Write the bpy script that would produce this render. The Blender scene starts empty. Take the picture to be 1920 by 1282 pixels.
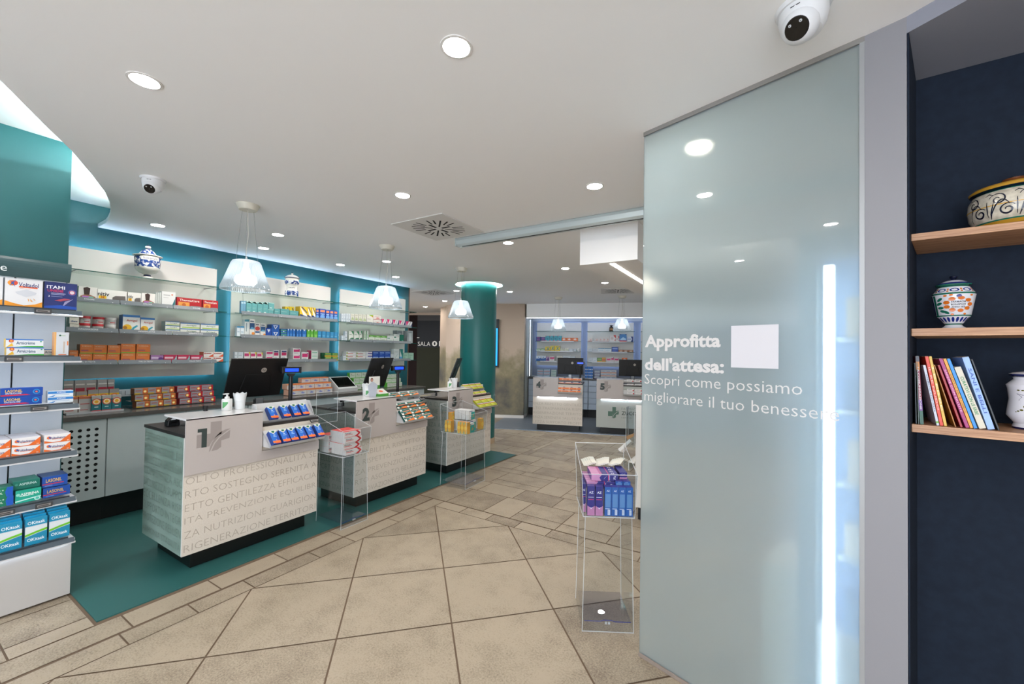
import bpy, bmesh, math, random
from math import sin, cos, pi, radians
from mathutils import Vector, Matrix
from mathutils.geometry import tessellate_polygon
random.seed(7)
scn = bpy.context.scene
COL = scn.collection

# ------------------------------------------------------------------ camera
EYE = 1.5
def camera():
    f, cy, pit, rol, yaw = 769.386, 647.367, .0179597, .0151935, -.548721
    cp, sp, cr, sr, c, s = cos(pit), sin(pit), cos(rol), sin(rol), cos(yaw), sin(yaw)
    fw = Vector((s*cp, c*cp, sp)); rt = Vector((c, -s, 0)); up = rt.cross(fw)
    r2 = rt*cr + up*sr; u2 = -rt*sr + up*cr
    cam = bpy.data.cameras.new('camera'); ob = bpy.data.objects.new('camera', cam); COL.objects.link(ob)
    cam.sensor_width = 36; cam.lens = f/1920*36; cam.shift_y = (cy-641)/1920
    cam.clip_start = .02
    m = Matrix((r2, u2, -fw)).transposed().to_4x4(); m.translation = (0, 0, EYE)
    ob.matrix_world = m
    scn.camera = ob
camera()

# ------------------------------------------------------------------ world (grey daylight fill through an opening added behind the camera), exposure
w = bpy.data.worlds.new('world'); scn.world = w; w.use_nodes = True
w.node_tree.nodes['Background'].inputs[0].default_value = (.72, .78, .88, 1)
w.node_tree.nodes['Background'].inputs[1].default_value = 4.0
scn.view_settings.view_transform = 'Standard'
scn.view_settings.look = 'None'
scn.view_settings.gamma = 1
scn.view_settings.exposure = .9
try: scn.view_settings.use_curve_mapping = False
except Exception: pass
CEIL = 2.631
DOWN_E = 170      # recessed downlights
LED_E = 6         # cove and shelf strips
BULB_E = 4       # pendant bulbs

# ------------------------------------------------------------------ materials
def lin(h):
    h = h.lstrip('#'); o = []
    for i in (0, 2, 4):
        v = int(h[i:i+2], 16)/255
        o.append(v/12.92 if v <= .04045 else ((v+.055)/1.055)**2.4)
    return (*o, 1)
MC = {}
def mat(hexc, rough=.5, metal=0, emit=0, spec=.5):
    k = (hexc, rough, metal, emit, spec)
    if k in MC: return MC[k]
    m = bpy.data.materials.new('mat_'+hexc); m.use_nodes = True
    b = m.node_tree.nodes['Principled BSDF']
    b.inputs['Base Color'].default_value = lin(hexc)
    b.inputs['Roughness'].default_value = rough
    b.inputs['Metallic'].default_value = metal
    b.inputs['Specular IOR Level'].default_value = spec
    if emit:
        b.inputs['Emission Color'].default_value = lin(hexc); b.inputs['Emission Strength'].default_value = emit
    MC[k] = m
    return m
def nodemat(name):
    m = bpy.data.materials.new(name); m.use_nodes = True
    nt = m.node_tree
    return m, nt, nt.nodes['Principled BSDF'], nt.links
def mottled(name, c1, c2, scale, rough=.5, detail=4, bump=0, lo=.35, hi=.65, stretch=None):
    m, nt, b, L = nodemat(name)
    tc = nt.nodes.new('ShaderNodeTexCoord'); n = nt.nodes.new('ShaderNodeTexNoise'); r = nt.nodes.new('ShaderNodeValToRGB')
    n.inputs['Scale'].default_value = scale; n.inputs['Detail'].default_value = detail
    if stretch:
        mp = nt.nodes.new('ShaderNodeMapping'); mp.inputs['Scale'].default_value = stretch
        L.new(tc.outputs['Object'], mp.inputs[0]); L.new(mp.outputs[0], n.inputs['Vector'])
    else: L.new(tc.outputs['Object'], n.inputs['Vector'])
    r.color_ramp.elements[0].color = lin(c1); r.color_ramp.elements[1].color = lin(c2)
    r.color_ramp.elements[0].position = lo; r.color_ramp.elements[1].position = hi
    L.new(n.outputs['Fac'], r.inputs[0]); L.new(r.outputs[0], b.inputs['Base Color'])
    b.inputs['Roughness'].default_value = rough
    if bump:
        bp = nt.nodes.new('ShaderNodeBump'); bp.inputs['Strength'].default_value = bump; bp.inputs['Distance'].default_value = .01
        L.new(n.outputs['Fac'], bp.inputs['Height']); L.new(bp.outputs[0], b.inputs['Normal'])
    return m

def tile_mat():
    m, nt, b, L = nodemat('stone_tile')
    tc = nt.nodes.new('ShaderNodeTexCoord')
    at = nt.nodes.new('ShaderNodeAttribute'); at.attribute_name = 'tone'
    n1 = nt.nodes.new('ShaderNodeTexNoise'); n1.inputs['Scale'].default_value = 5.0; n1.inputs['Detail'].default_value = 6; n1.inputs['Roughness'].default_value = .65
    n2 = nt.nodes.new('ShaderNodeTexNoise'); n2.inputs['Scale'].default_value = 115; n2.inputs['Detail'].default_value = 5; n2.inputs['Roughness'].default_value = .7
    for n in (n1, n2): L.new(tc.outputs['Object'], n.inputs['Vector'])
    def math_(op, a, bb, clamp=False):
        x = nt.nodes.new('ShaderNodeMath'); x.operation = op; x.use_clamp = clamp
        for i, v in enumerate((a, bb)):
            if isinstance(v, (int, float)): x.inputs[i].default_value = v
            else: L.new(v, x.inputs[i])
        return x.outputs[0]
    s = math_('ADD', math_('MULTIPLY', n1.outputs['Fac'], .66), math_('MULTIPLY', n2.outputs['Fac'], 1.2))
    s = math_('ADD', s, math_('MULTIPLY', at.outputs['Fac'], .28))
    r = nt.nodes.new('ShaderNodeValToRGB'); cr = r.color_ramp
    cr.elements[0].position = .69; cr.elements[0].color = lin('786858')
    cr.elements[1].position = 1.22 if False else 1.0; cr.elements[1].color = lin('a89984')
    e = cr.elements.new(.84); e.color = lin('918370')
    e = cr.elements.new(.93); e.color = lin('9e907b')
    L.new(math_('MULTIPLY', s, .87), r.inputs[0]); L.new(r.outputs[0], b.inputs['Base Color'])
    b.inputs['Roughness'].default_value = .5
    bp = nt.nodes.new('ShaderNodeBump'); bp.inputs['Strength'].default_value = .15; bp.inputs['Distance'].default_value = .004
    L.new(n2.outputs['Fac'], bp.inputs['Height']); L.new(bp.outputs[0], b.inputs['Normal'])
    return m
def wood_mat():
    m, nt, b, L = nodemat('oak')
    tc = nt.nodes.new('ShaderNodeTexCoord'); mp = nt.nodes.new('ShaderNodeMapping'); mp.inputs['Scale'].default_value = (1.2, 26, 60)
    n = nt.nodes.new('ShaderNodeTexNoise'); n.inputs['Scale'].default_value = 3.2; n.inputs['Detail'].default_value = 8; n.inputs['Roughness'].default_value = .65
    r = nt.nodes.new('ShaderNodeValToRGB'); r.color_ramp.elements[0].color = lin('8a5c3c'); r.color_ramp.elements[1].color = lin('d0a27a')
    r.color_ramp.elements[0].position = .33; r.color_ramp.elements[1].position = .68
    L.new(tc.outputs['Object'], mp.inputs[0]); L.new(mp.outputs[0], n.inputs['Vector']); L.new(n.outputs['Fac'], r.inputs[0]); L.new(r.outputs[0], b.inputs['Base Color'])
    b.inputs['Roughness'].default_value = .45
    return m
def mural_mat():
    m, nt, b, L = nodemat('beige_mural')
    tc = nt.nodes.new('ShaderNodeTexCoord'); n = nt.nodes.new('ShaderNodeTexNoise'); n.inputs['Scale'].default_value = 1.3; n.inputs['Detail'].default_value = 7; n.inputs['Roughness'].default_value = .62
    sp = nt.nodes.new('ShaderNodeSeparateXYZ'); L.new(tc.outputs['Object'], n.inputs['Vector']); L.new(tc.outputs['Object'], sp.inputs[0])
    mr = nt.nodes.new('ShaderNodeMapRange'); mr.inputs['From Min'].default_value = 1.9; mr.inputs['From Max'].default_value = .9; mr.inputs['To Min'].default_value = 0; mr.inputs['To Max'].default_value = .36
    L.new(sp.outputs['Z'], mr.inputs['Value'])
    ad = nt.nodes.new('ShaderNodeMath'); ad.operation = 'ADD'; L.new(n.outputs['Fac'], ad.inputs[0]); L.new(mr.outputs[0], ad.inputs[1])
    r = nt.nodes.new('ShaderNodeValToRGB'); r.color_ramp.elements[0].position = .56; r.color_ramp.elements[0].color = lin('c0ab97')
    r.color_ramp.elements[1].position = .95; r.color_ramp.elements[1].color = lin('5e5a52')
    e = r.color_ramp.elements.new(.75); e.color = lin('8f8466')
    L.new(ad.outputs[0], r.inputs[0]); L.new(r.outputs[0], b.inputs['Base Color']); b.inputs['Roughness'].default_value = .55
    return m
def schlick(nt, L, f0, scale=1.0):
    lw = nt.nodes.new('ShaderNodeLayerWeight'); lw.inputs['Blend'].default_value = .5
    p = nt.nodes.new('ShaderNodeMath'); p.operation = 'POWER'; L.new(lw.outputs['Facing'], p.inputs[0]); p.inputs[1].default_value = 4.5
    q = nt.nodes.new('ShaderNodeMath'); q.operation = 'MULTIPLY_ADD'; L.new(p.outputs[0], q.inputs[0]); q.inputs[1].default_value = (1-f0)*scale; q.inputs[2].default_value = f0
    return q.outputs[0]
def clear_mat(name, tint, fres=1.45, base=0.02, rough=0.0):
    m = bpy.data.materials.new(name); m.use_nodes = True; nt = m.node_tree; L = nt.links
    nt.nodes.remove(nt.nodes['Principled BSDF']); out = nt.nodes['Material Output']
    t = nt.nodes.new('ShaderNodeBsdfTransparent'); t.inputs[0].default_value = lin(tint)
    g = nt.nodes.new('ShaderNodeBsdfGlossy'); g.inputs['Roughness'].default_value = rough
    mx = nt.nodes.new('ShaderNodeMixShader'); L.new(schlick(nt, L, ((fres-1)/(fres+1))**2), mx.inputs[0]); L.new(t.outputs[0], mx.inputs[1]); L.new(g.outputs[0], mx.inputs[2]); L.new(mx.outputs[0], out.inputs[0])
    return m
def edge_mat():
    m = bpy.data.materials.new('acrylic_edge'); m.use_nodes = True; nt = m.node_tree; L = nt.links
    nt.nodes.remove(nt.nodes['Principled BSDF']); out = nt.nodes['Material Output']
    t = nt.nodes.new('ShaderNodeBsdfTransparent'); d = nt.nodes.new('ShaderNodeBsdfTranslucent'); d.inputs[0].default_value = (.9, .93, .95, 1); e = nt.nodes.new('ShaderNodeBsdfDiffuse'); e.inputs[0].default_value = (.9, .93, .95, 1)
    a = nt.nodes.new('ShaderNodeMixShader'); a.inputs[0].default_value = .5; L.new(d.outputs[0], a.inputs[1]); L.new(e.outputs[0], a.inputs[2])
    b = nt.nodes.new('ShaderNodeMixShader'); b.inputs[0].default_value = .5; L.new(t.outputs[0], b.inputs[1]); L.new(a.outputs[0], b.inputs[2]); L.new(b.outputs[0], out.inputs[0])
    return m
def frosted_mat():
    m = bpy.data.materials.new('frosted_glass'); m.use_nodes = True; nt = m.node_tree; L = nt.links
    nt.nodes.remove(nt.nodes['Principled BSDF']); out = nt.nodes['Material Output']
    r = nt.nodes.new('ShaderNodeBsdfRefraction'); r.inputs['Color'].default_value = lin('f7f7f0'); r.inputs['Roughness'].default_value = .26; r.inputs['IOR'].default_value = 1.3
    t = nt.nodes.new('ShaderNodeBsdfTranslucent'); t.inputs[0].default_value = lin('c8dde6')
    d = nt.nodes.new('ShaderNodeBsdfDiffuse'); d.inputs[0].default_value = lin('c6d2d6')
    g = nt.nodes.new('ShaderNodeBsdfGlossy'); g.inputs['Roughness'].default_value = .01
    a = nt.nodes.new('ShaderNodeMixShader'); a.inputs[0].default_value = .26; L.new(r.outputs[0], a.inputs[1]); L.new(t.outputs[0], a.inputs[2])
    a2 = nt.nodes.new('ShaderNodeMixShader'); a2.inputs[0].default_value = .22; L.new(a.outputs[0], a2.inputs[1]); L.new(d.outputs[0], a2.inputs[2])
    c = nt.nodes.new('ShaderNodeMixShader'); L.new(schlick(nt, L, .05), c.inputs[0]); L.new(a2.outputs[0], c.inputs[1]); L.new(g.outputs[0], c.inputs[2]); L.new(c.outputs[0], out.inputs[0])
    return m
def shade_mat():
    m = bpy.data.materials.new('ribbed_shade'); m.use_nodes = True; nt = m.node_tree; L = nt.links
    nt.nodes.remove(nt.nodes['Principled BSDF']); out = nt.nodes['Material Output']
    tr = nt.nodes.new('ShaderNodeBsdfTransparent'); tr.inputs[0].default_value = (.80, .85, .87, 1)
    t = nt.nodes.new('ShaderNodeBsdfTranslucent'); t.inputs[0].default_value = (.50, .55, .57, 1)
    g = nt.nodes.new('ShaderNodeBsdfGlossy'); g.inputs['Roughness'].default_value = .12
    a = nt.nodes.new('ShaderNodeMixShader'); a.inputs[0].default_value = .62; L.new(tr.outputs[0], a.inputs[1]); L.new(t.outputs[0], a.inputs[2])
    c = nt.nodes.new('ShaderNodeMixShader'); c.inputs[0].default_value = .12; L.new(a.outputs[0], c.inputs[1]); L.new(g.outputs[0], c.inputs[2]); L.new(c.outputs[0], out.inputs[0])
    return m
WHITE = mat('dcdad6', .55); WHITE_G = mat('e4e2de', .25); CEILM = mat('f3f2f0', .8); STEEL = mat('9a9c9e', .3, .8)
TEAL = mat('175a5b', .5); TEALB = mat('0a5860', .5); BLACK = mat('0a0a0b', .45); NEARBLK = mat('17181a', .4)
WALLP = mat('d5d2cd', .35); CABW = mat('c4cccc', .3); BEIGE = mat('c0ab97', .6); GREYM = mat('6d7479', .35); LIPG = mat('7d858a', .25, .4)
ACRYL = clear_mat('acrylic', 'f4f8fa'); ACRE = edge_mat(); GLASSD = clear_mat('shelf_glass', 'f2faf7'); GLEDGE = mat('0e4a42', .15)
PLAST = clear_mat('clear_plastic', 'e6ecef', 1.5, rough=.08)
LEDW = mat('cfe4ff', .5, 0, LED_E); LEDC = mat('b8e2ff', .5, 0, LED_E)
TILE = tile_mat(); OAK = wood_mat(); MURAL = mural_mat(); FROST = frosted_mat(); SHADE = shade_mat()
GROUT = mat('6e5b49', .9); NAVY = mottled('navy_wall', '1a222f', '1e2836', 30, .8); NAVY.node_tree.nodes['Principled BSDF'].inputs['Specular IOR Level'].default_value = .2

# ------------------------------------------------------------------ mesh builder
TXC = {}
def text_geo(s, bold=0.0):
    k = (s, bold)
    if k in TXC: return TXC[k]
    cu = bpy.data.curves.new('txt', 'FONT'); cu.body = s; cu.resolution_u = 2; cu.offset = bold; cu.size = 1
    ob = bpy.data.objects.new('txt', cu)
    me = ob.to_mesh()
    v = [(p.co.x, p.co.y) for p in me.vertices]; f = [tuple(p.vertices) for p in me.polygons]
    ob.to_mesh_clear(); bpy.data.objects.remove(ob); bpy.data.curves.remove(cu)
    TXC[k] = (v, f)
    return TXC[k]
class MB:
    def __init__(s): s.v = []; s.f = []; s.mi = []; s.sm = []; s.mats = []; s.tone = []
    def m(s, mt):
        if mt not in s.mats: s.mats.append(mt)
        return s.mats.index(mt)
    def face(s, pts, mt, smooth=False):
        b = len(s.v); s.v += [tuple(p) for p in pts]; s.f.append(tuple(range(b, b+len(pts)))); s.mi.append(s.m(mt)); s.sm.append(smooth); return s
    def box(s, x0, y0, z0, x1, y1, z1, mt, top=None, front=None, side=None):
        if x0 > x1: x0, x1 = x1, x0
        if y0 > y1: y0, y1 = y1, y0
        if z0 > z1: z0, z1 = z1, z0
        b = len(s.v)
        s.v += [(x0,y0,z0),(x1,y0,z0),(x1,y1,z0),(x0,y1,z0),(x0,y0,z1),(x1,y0,z1),(x1,y1,z1),(x0,y1,z1)]
        for q, mm in (((0,3,2,1), mt), ((4,5,6,7), top or mt), ((0,1,5,4), front or mt), ((1,2,6,5), side or mt), ((2,3,7,6), mt), ((3,0,4,7), side or mt)):
            s.f.append(tuple(b+i for i in q)); s.mi.append(s.m(mm)); s.sm.append(False)
        return s
    def prism(s, poly, z0, z1, mt, axes=None, cap=None):
        """poly: 2D ccw points; axes(u,v,w)->xyz, default (x,y,z)"""
        A = axes or (lambda u, v, w: (u, v, w)); n = len(poly); b = len(s.v)
        s.v += [A(u, v, z0) for u, v in poly] + [A(u, v, z1) for u, v in poly]
        for i in range(n):
            j = (i+1) % n; s.f.append((b+i, b+j, b+n+j, b+n+i)); s.mi.append(s.m(mt)); s.sm.append(False)
        for t in tessellate_polygon([[Vector((u, v, 0)) for u, v in poly]]):
            s.f.append(tuple(b+i for i in t)[::-1]); s.mi.append(s.m(cap or mt)); s.sm.append(False)
            s.f.append(tuple(b+n+i for i in t)); s.mi.append(s.m(cap or mt)); s.sm.append(False)
        return s
    def lathe(s, prof, mt, seg=32, c=(0, 0, 0), mats=None, rib=0, axis=None, smooth=True):
        """prof [(r,z)...]; mats optional per segment"""
        b = len(s.v)
        for (r, z) in prof:
            for k in range(seg):
                a = 2*pi*k/seg; rr = r*(1 + (rib if k % 2 else 0))
                p = (rr*cos(a), rr*sin(a), z)
                if axis: p = axis(*p)
                s.v.append((c[0]+p[0], c[1]+p[1], c[2]+p[2]))
        for i in range(len(prof)-1):
            mm = s.m(mats[i] if mats else mt)
            for k in range(seg):
                k2 = (k+1) % seg
                s.f.append((b+i*seg+k, b+i*seg+k2, b+(i+1)*seg+k2, b+(i+1)*seg+k)); s.mi.append(mm); s.sm.append(smooth)
        return s
    def disc(s, c, r, mt, seg=28, up=True, r0=0, z=0):
        b = len(s.v)
        for k in range(seg):
            a = 2*pi*k/seg; s.v.append((c[0]+r*cos(a), c[1]+r*sin(a), c[2]))
        s.f.append(tuple(range(b, b+seg)) if up else tuple(range(b+seg-1, b-1, -1))); s.mi.append(s.m(mt)); s.sm.append(False)
        return s
    def tube(s, path, r, mt, seg=8):
        path = [Vector(p) for p in path]; b = len(s.v); n = len(path)
        for i, p in enumerate(path):
            t = (path[min(i+1, n-1)]-path[max(i-1, 0)]).normalized()
            a = Vector((0, 0, 1)) if abs(t.z) < .9 else Vector((1, 0, 0)); u = t.cross(a).normalized(); w_ = t.cross(u)
            rr = r[i] if isinstance(r, (list, tuple)) else r
            for k in range(seg):
                an = 2*pi*k/seg; s.v.append(tuple(p+u*rr*cos(an)+w_*rr*sin(an)))
        for i in range(n-1):
            for k in range(seg):
                k2 = (k+1) % seg; s.f.append((b+i*seg+k, b+i*seg+k2, b+(i+1)*seg+k2, b+(i+1)*seg+k)); s.mi.append(s.m(mt)); s.sm.append(True)
        s.f.append(tuple(b+k for k in range(seg))[::-1]); s.mi.append(s.m(mt)); s.sm.append(False)
        s.f.append(tuple(b+(n-1)*seg+k for k in range(seg))); s.mi.append(s.m(mt)); s.sm.append(False)
        return s
    def flat(s, poly, o, ux, uy, mt):
        o, ux, uy = Vector(o), Vector(ux), Vector(uy); b = len(s.v)
        s.v += [tuple(o+ux*u+uy*v) for u, v in poly]
        if len(poly) <= 4: s.f.append(tuple(range(b, b+len(poly)))); s.mi.append(s.m(mt)); s.sm.append(False); return s
        for t in tessellate_polygon([[Vector((u, v, 0)) for u, v in poly]]):
            s.f.append(tuple(b+i for i in t)); s.mi.append(s.m(mt)); s.sm.append(False)
        return s
    def text(s, st, o, ux, uy, w=None, h=None, mt=None, bold=0, fit=None, anchor='l', mapf=None):
        """w: target width along ux; h: cap-ish height scale (size*0.73); fit: (w,h) stretch bbox"""
        v, f = text_geo(st, bold)
        if not v: return s
        x0 = min(p[0] for p in v); x1 = max(p[0] for p in v); y0 = min(p[1] for p in v); y1 = max(p[1] for p in v)
        if fit: sx = fit[0]/(x1-x0); sy = fit[1]/(y1-y0); oy = y0
        elif w: sx = w/(x1-x0); sy = sx if not h else h/.73; oy = 0
        else: sx = sy = h/.73; oy = 0
        wd = (x1-x0)*sx; off = {'l': 0, 'c': -wd/2, 'r': -wd}[anchor]
        o, ux, uy = Vector(o), Vector(ux), Vector(uy); b = len(s.v); mi = s.m(mt)
        for p in v:
            U = (p[0]-x0)*sx+off; V = (p[1]-oy)*sy
            s.v.append(tuple(o+ux*U+uy*V) if not mapf else tuple(mapf(U, V)))
        for q in f: s.f.append(tuple(b+i for i in q)); s.mi.append(mi); s.sm.append(False)
        return s
    def mesh(s, name):
        me = bpy.data.meshes.new(name); me.from_pydata(s.v, [], s.f)
        for mt in s.mats: me.materials.append(mt)
        me.polygons.foreach_set('material_index', s.mi); me.polygons.foreach_set('use_smooth', s.sm)
        if s.tone:
            at = me.attributes.new('tone', 'FLOAT', 'FACE'); at.data.foreach_set('value', s.tone + [0]*(len(s.f)-len(s.tone)))
        me.validate(); me.update()
        if any(s.sm):
            try: me.set_sharp_from_angle(angle=radians(40))
            except Exception: pass
        return me
    def build(s, name, parent=None, loc=(0, 0, 0), rz=0, bevel=0):
        o = bpy.data.objects.new(name, s.mesh(name)); COL.objects.link(o); o.location = loc; o.rotation_euler = (0, 0, rz)
        if parent: o.parent = parent
        if bevel:
            md = o.modifiers.new('bevel', 'BEVEL'); md.width = bevel; md.segments = 2; md.limit_method = 'ANGLE'; md.angle_limit = radians(50)
        return o
LABELS = {}; DBG = []
def tag(o, label, cat, group=None):
    n = len(label.replace(',', ' ').split())
    if DBG and (n < 4 or n > 16): DBG.append('LEN %d %s' % (n, label))
    if DBG and label in LABELS: DBG.append('DUP '+label)
    LABELS[label] = 1
    o['label'] = label; o['category'] = cat
    if group: o['group'] = group
    return o
def empty(name, loc=(0, 0, 0), rz=0):
    o = bpy.data.objects.new(name, None); COL.objects.link(o); o.location = loc; o.rotation_euler = (0, 0, rz); o.empty_display_size = .1
    return o
def thing(name, label, cat, loc=(0, 0, 0), rz=0, group=None): return tag(empty(name, loc, rz), label, cat, group)
def struct(o): o['kind'] = 'structure'; return o
def dup(root, loc=None, rz=None):
    r = root.copy(); COL.objects.link(r)
    if loc is not None: r.location = loc
    if rz is not None: r.rotation_euler = (0, 0, rz)
    for ch in list(root.children):
        c = ch.copy(); COL.objects.link(c); c.parent = r; c.matrix_parent_inverse = ch.matrix_parent_inverse.copy()
        for g in list(ch.children):
            d = g.copy(); COL.objects.link(d); d.parent = c
    return r
ORD = ['', 'first', 'second', 'third', 'fourth', 'fifth', 'sixth', 'seventh', 'eighth', 'ninth', 'tenth', 'eleventh', 'twelfth']
NUM = ['zero', 'one', 'two', 'three', 'four', 'five', 'six', 'seven', 'eight', 'nine', 'ten', 'eleven', 'twelve']
def place(i, n):
    if n == 1: return ''
    if i == 0: return 'leftmost of %s' % NUM[n]
    if n == 3 and i == 1: return 'middle of three'
    if i == n-1: return 'rightmost of %s' % NUM[n]
    return '%s from left of %s' % (ORD[i+1], NUM[n])
TH = radians(19); E1 = Vector((cos(TH), sin(TH), 0)); E2 = Vector((-sin(TH), cos(TH), 0))
def R(u, v, z=0): return E1*u + E2*v + Vector((0, 0, z))
GA = radians(-17.4); GE = Vector((cos(GA), sin(GA), 0)); GN = Vector((-GE.y, GE.x, 0)); G0 = Vector((-.520, 2.112, 0))
def Gp(u, off, z=0): return G0 + GE*u + GN*off + Vector((0, 0, z))
# ================================================================== THE SETTING
def clip(poly, a, b, c):           # keep a*x+b*y<=c
    out = []
    for i in range(len(poly)):
        p, q = poly[i], poly[(i+1) % len(poly)]; dp = a*p[0]+b*p[1]-c; dq = a*q[0]+b*q[1]-c
        if dp <= 0: out.append(p)
        if dp*dq < 0:
            t = dp/(dp-dq); out.append((p[0]+t*(q[0]-p[0]), p[1]+t*(q[1]-p[1])))
    return out
def build_floor():
    m = MB()
    m.box(-10, -3.5, -.1, 4.5, 12.5, -.003, GROUT); m.tone = [0]*6
    g = .004
    def tile(poly, tone=None):
        if len(poly) < 3: return
        cx = sum(p[0] for p in poly)/len(poly); cy = sum(p[1] for p in poly)/len(poly)
        def shrink(p):
            return p
        b = len(m.v); m.v += [(p[0], p[1], 0) for p in poly]; m.f.append(tuple(range(b, b+len(poly)))); m.mi.append(m.m(TILE)); m.sm.append(False)
        m.tone.append(random.random() if tone is None else tone)
    def rect(x0, y0, x1, y1, lim=None):
        p = [(x0+g, y0+g), (x1-g, y0+g), (x1-g, y1-g), (x0+g, y1-g)]
        if lim:
            for l in lim:
                p = clip(p, *l)
                if len(p) < 3: return
        tile(p)
    # diagonal 60 cm field: vertices on lattice around (-2.304,1.798), diagonal pitch .84
    D = .84; XL, YT = -2.72, 3.051
    for i in range(-14, 14):
        for j in range(-14, 14):
            cx = -2.304 + (i+j)*D/2; cy = 1.798 + .42 + (i-j)*D/2
            h = D/2-g*1.6
            p = [(cx+h, cy), (cx, cy+h), (cx-h, cy), (cx, cy-h)]
            for l in ((-1, 0, -XL-.003), (0, 1, YT-.003), (1, 0, 4.4), (0, -1, 3.4)):
                p = clip(p, *l)
                if len(p) < 3: break
            if len(p) >= 3: tile(p, random.random()*.6+.2)
    # border band, 14 cm wide, two sides, and the second strip along the mat
    y = YT
    ys = [YT+.142]
    while ys[-1] > -3.3: ys.append(ys[-1]-random.choice((.3, .3, .45)))
    for a, b in zip(ys[1:], ys[:-1]): rect(-2.862, a, XL, b)
    xs = [XL]
    while xs[-1] < 4.2: xs.append(xs[-1]+random.choice((.3, .3, .45)))
    for a, b in zip(xs[:-1], xs[1:]): rect(a, YT, b, YT+.142)
    yy = 3.193
    while yy > -3.3:
        l = random.choice((.45, .6, .42)); rect(-3.055, yy-l, -2.875, yy); yy -= l
    # random ashlar beyond and to the left
    def ashlar(x0, y0, x1, y1, seed, lim=None):
        rnd = random.Random(seed); y = y0; k = 0
        while y < y1-.02:
            hh = min((.45, .3, .45, .15, .3)[k % 5], y1-y); x = x0-rnd.random()*.4; k += 1
            while x < x1-.02:
                ww = rnd.choice((.3, .45, .6, .45)); a, b = max(x, x0), min(x+ww, x1)
                if b-a > .03:
                    if hh > .4 and rnd.random() < .35 and b-a > .2:
                        rect(a, y, b, y+.15); rect(a, y+.15, b, y+hh)
                    else: rect(a, y, b, y+hh)
                x += ww
            y += hh
    ashlar(-3.06, 3.2, 4.4, 12.4, 3)
    ashlar(-9.9, 5.22, -3.06, 12.4, 5)
    ashlar(-3.62, -3.3, -3.06, .76, 9)
    return struct(m.build('floor'))
build_floor()
m = MB(); m.box(-5.39, .762, -.05, -3.09, 5.214, .004, mat('2f605d', .35)); struct(m.build('trim_1'))       # green floor covering
m = MB(); m.prism([tuple(R(-2.2, 7.9)[:2]), tuple(R(2.8, 7.9)[:2]), tuple(R(2.8, 10.3)[:2]), tuple(R(-2.2, 10.3)[:2])], -.05, .004, mat('6f757a', .4))
m.prism([tuple(R(-2.2, 7.868)[:2]), tuple(R(2.8, 7.868)[:2]), tuple(R(2.8, 7.9)[:2]), tuple(R(-2.2, 7.9)[:2])], -.05, .008, mat('a9bfdb', .2, .6)); struct(m.build('trim_2'))

COLX, COLY, COLR, RINGR = -4.10, 5.61, .30, .40
CURVE = [(-1.2, -.5), (-2.0, -.09), (-2.784, .329), (-3.149, .522), (-3.423, .674), (-3.62, .765), (-3.799, .849), (-3.98, .925), (-4.10, .98), (-4.22, 1.02), (-4.36, 1.07), (-4.50, 1.112), (-4.66, 1.152), (-4.833, 1.191), (-5.0, 1.22), (-5.14, 1.24), (-5.39, 1.247)]
def build_ceiling():
    outer = [(-1.2, -3.5)] + CURVE + [(-5.39, 5.26), (-10, 5.26), (-10, 12.5), (4.5, 12.5), (4.5, -3.5)]
    hole = [(COLX+RINGR*cos(a*pi/24), COLY+RINGR*sin(a*pi/24)) for a in range(48)]
    m = MB(); loops = [outer, hole]; allp = outer+hole
    for z, flip in ((CEIL, False), (CEIL+.035, True)):
        b = len(m.v); m.v += [(x, y, z) for x, y in allp]
        for t in tessellate_polygon([[Vector((x, y, 0)) for x, y in l] for l in loops]):
            m.f.append(tuple(b+i for i in (t if flip else t[::-1]))); m.mi.append(m.m(CEILM)); m.sm.append(False)
    for l in loops:
        b = len(m.v); n = len(l); m.v += [(x, y, CEIL) for x, y in l] + [(x, y, CEIL+.035) for x, y in l]
        for i in range(n):
            j = (i+1) % n; m.f.append((b+i, b+j, b+n+j, b+n+i)); m.mi.append(m.m(CEILM)); m.sm.append(False)
    struct(m.build('ceiling'))
    u = MB(); u.box(-10, -3.5, 2.835, -.9, 1.6, 2.95, CEILM); u.box(-5.55, 1.6, CEIL+.03, -.8, 1.7, 2.95, CEILM); u.box(-.9, -3.5, CEIL+.03, -.8, 1.7, 2.95, CEILM); struct(u.build('ceiling_raised'))
    # the recess above the column, with its own lit cap
    c = MB(); c.lathe([(RINGR, CEIL+.035), (RINGR+.06, CEIL+.035), (RINGR+.06, CEIL+.22), (0.01, CEIL+.22)], CEILM, 48, (COLX, COLY, 0)); struct(c.build('ceiling_recess'))
    # LED tape lying on the slab behind the curved edge and around the recess
    t = MB(); t.tube([(x-.02*0+.05, y+.10, CEIL+.047) for x, y in CURVE[1:-2]], .009, mat('e4fbff', .5, 0, 45), 6)
    struct(t.build('trim_3'))
    t = MB(); t.lathe([(RINGR+.05, CEIL+.06), (RINGR+.05, CEIL+.08), (RINGR+.04, CEIL+.08), (RINGR+.04, CEIL+.06), (RINGR+.05, CEIL+.06)], mat('f4ffff', .5, 0, 70), 48, (COLX, COLY, 0)); struct(t.build('trim_4'))
build_ceiling()

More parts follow.
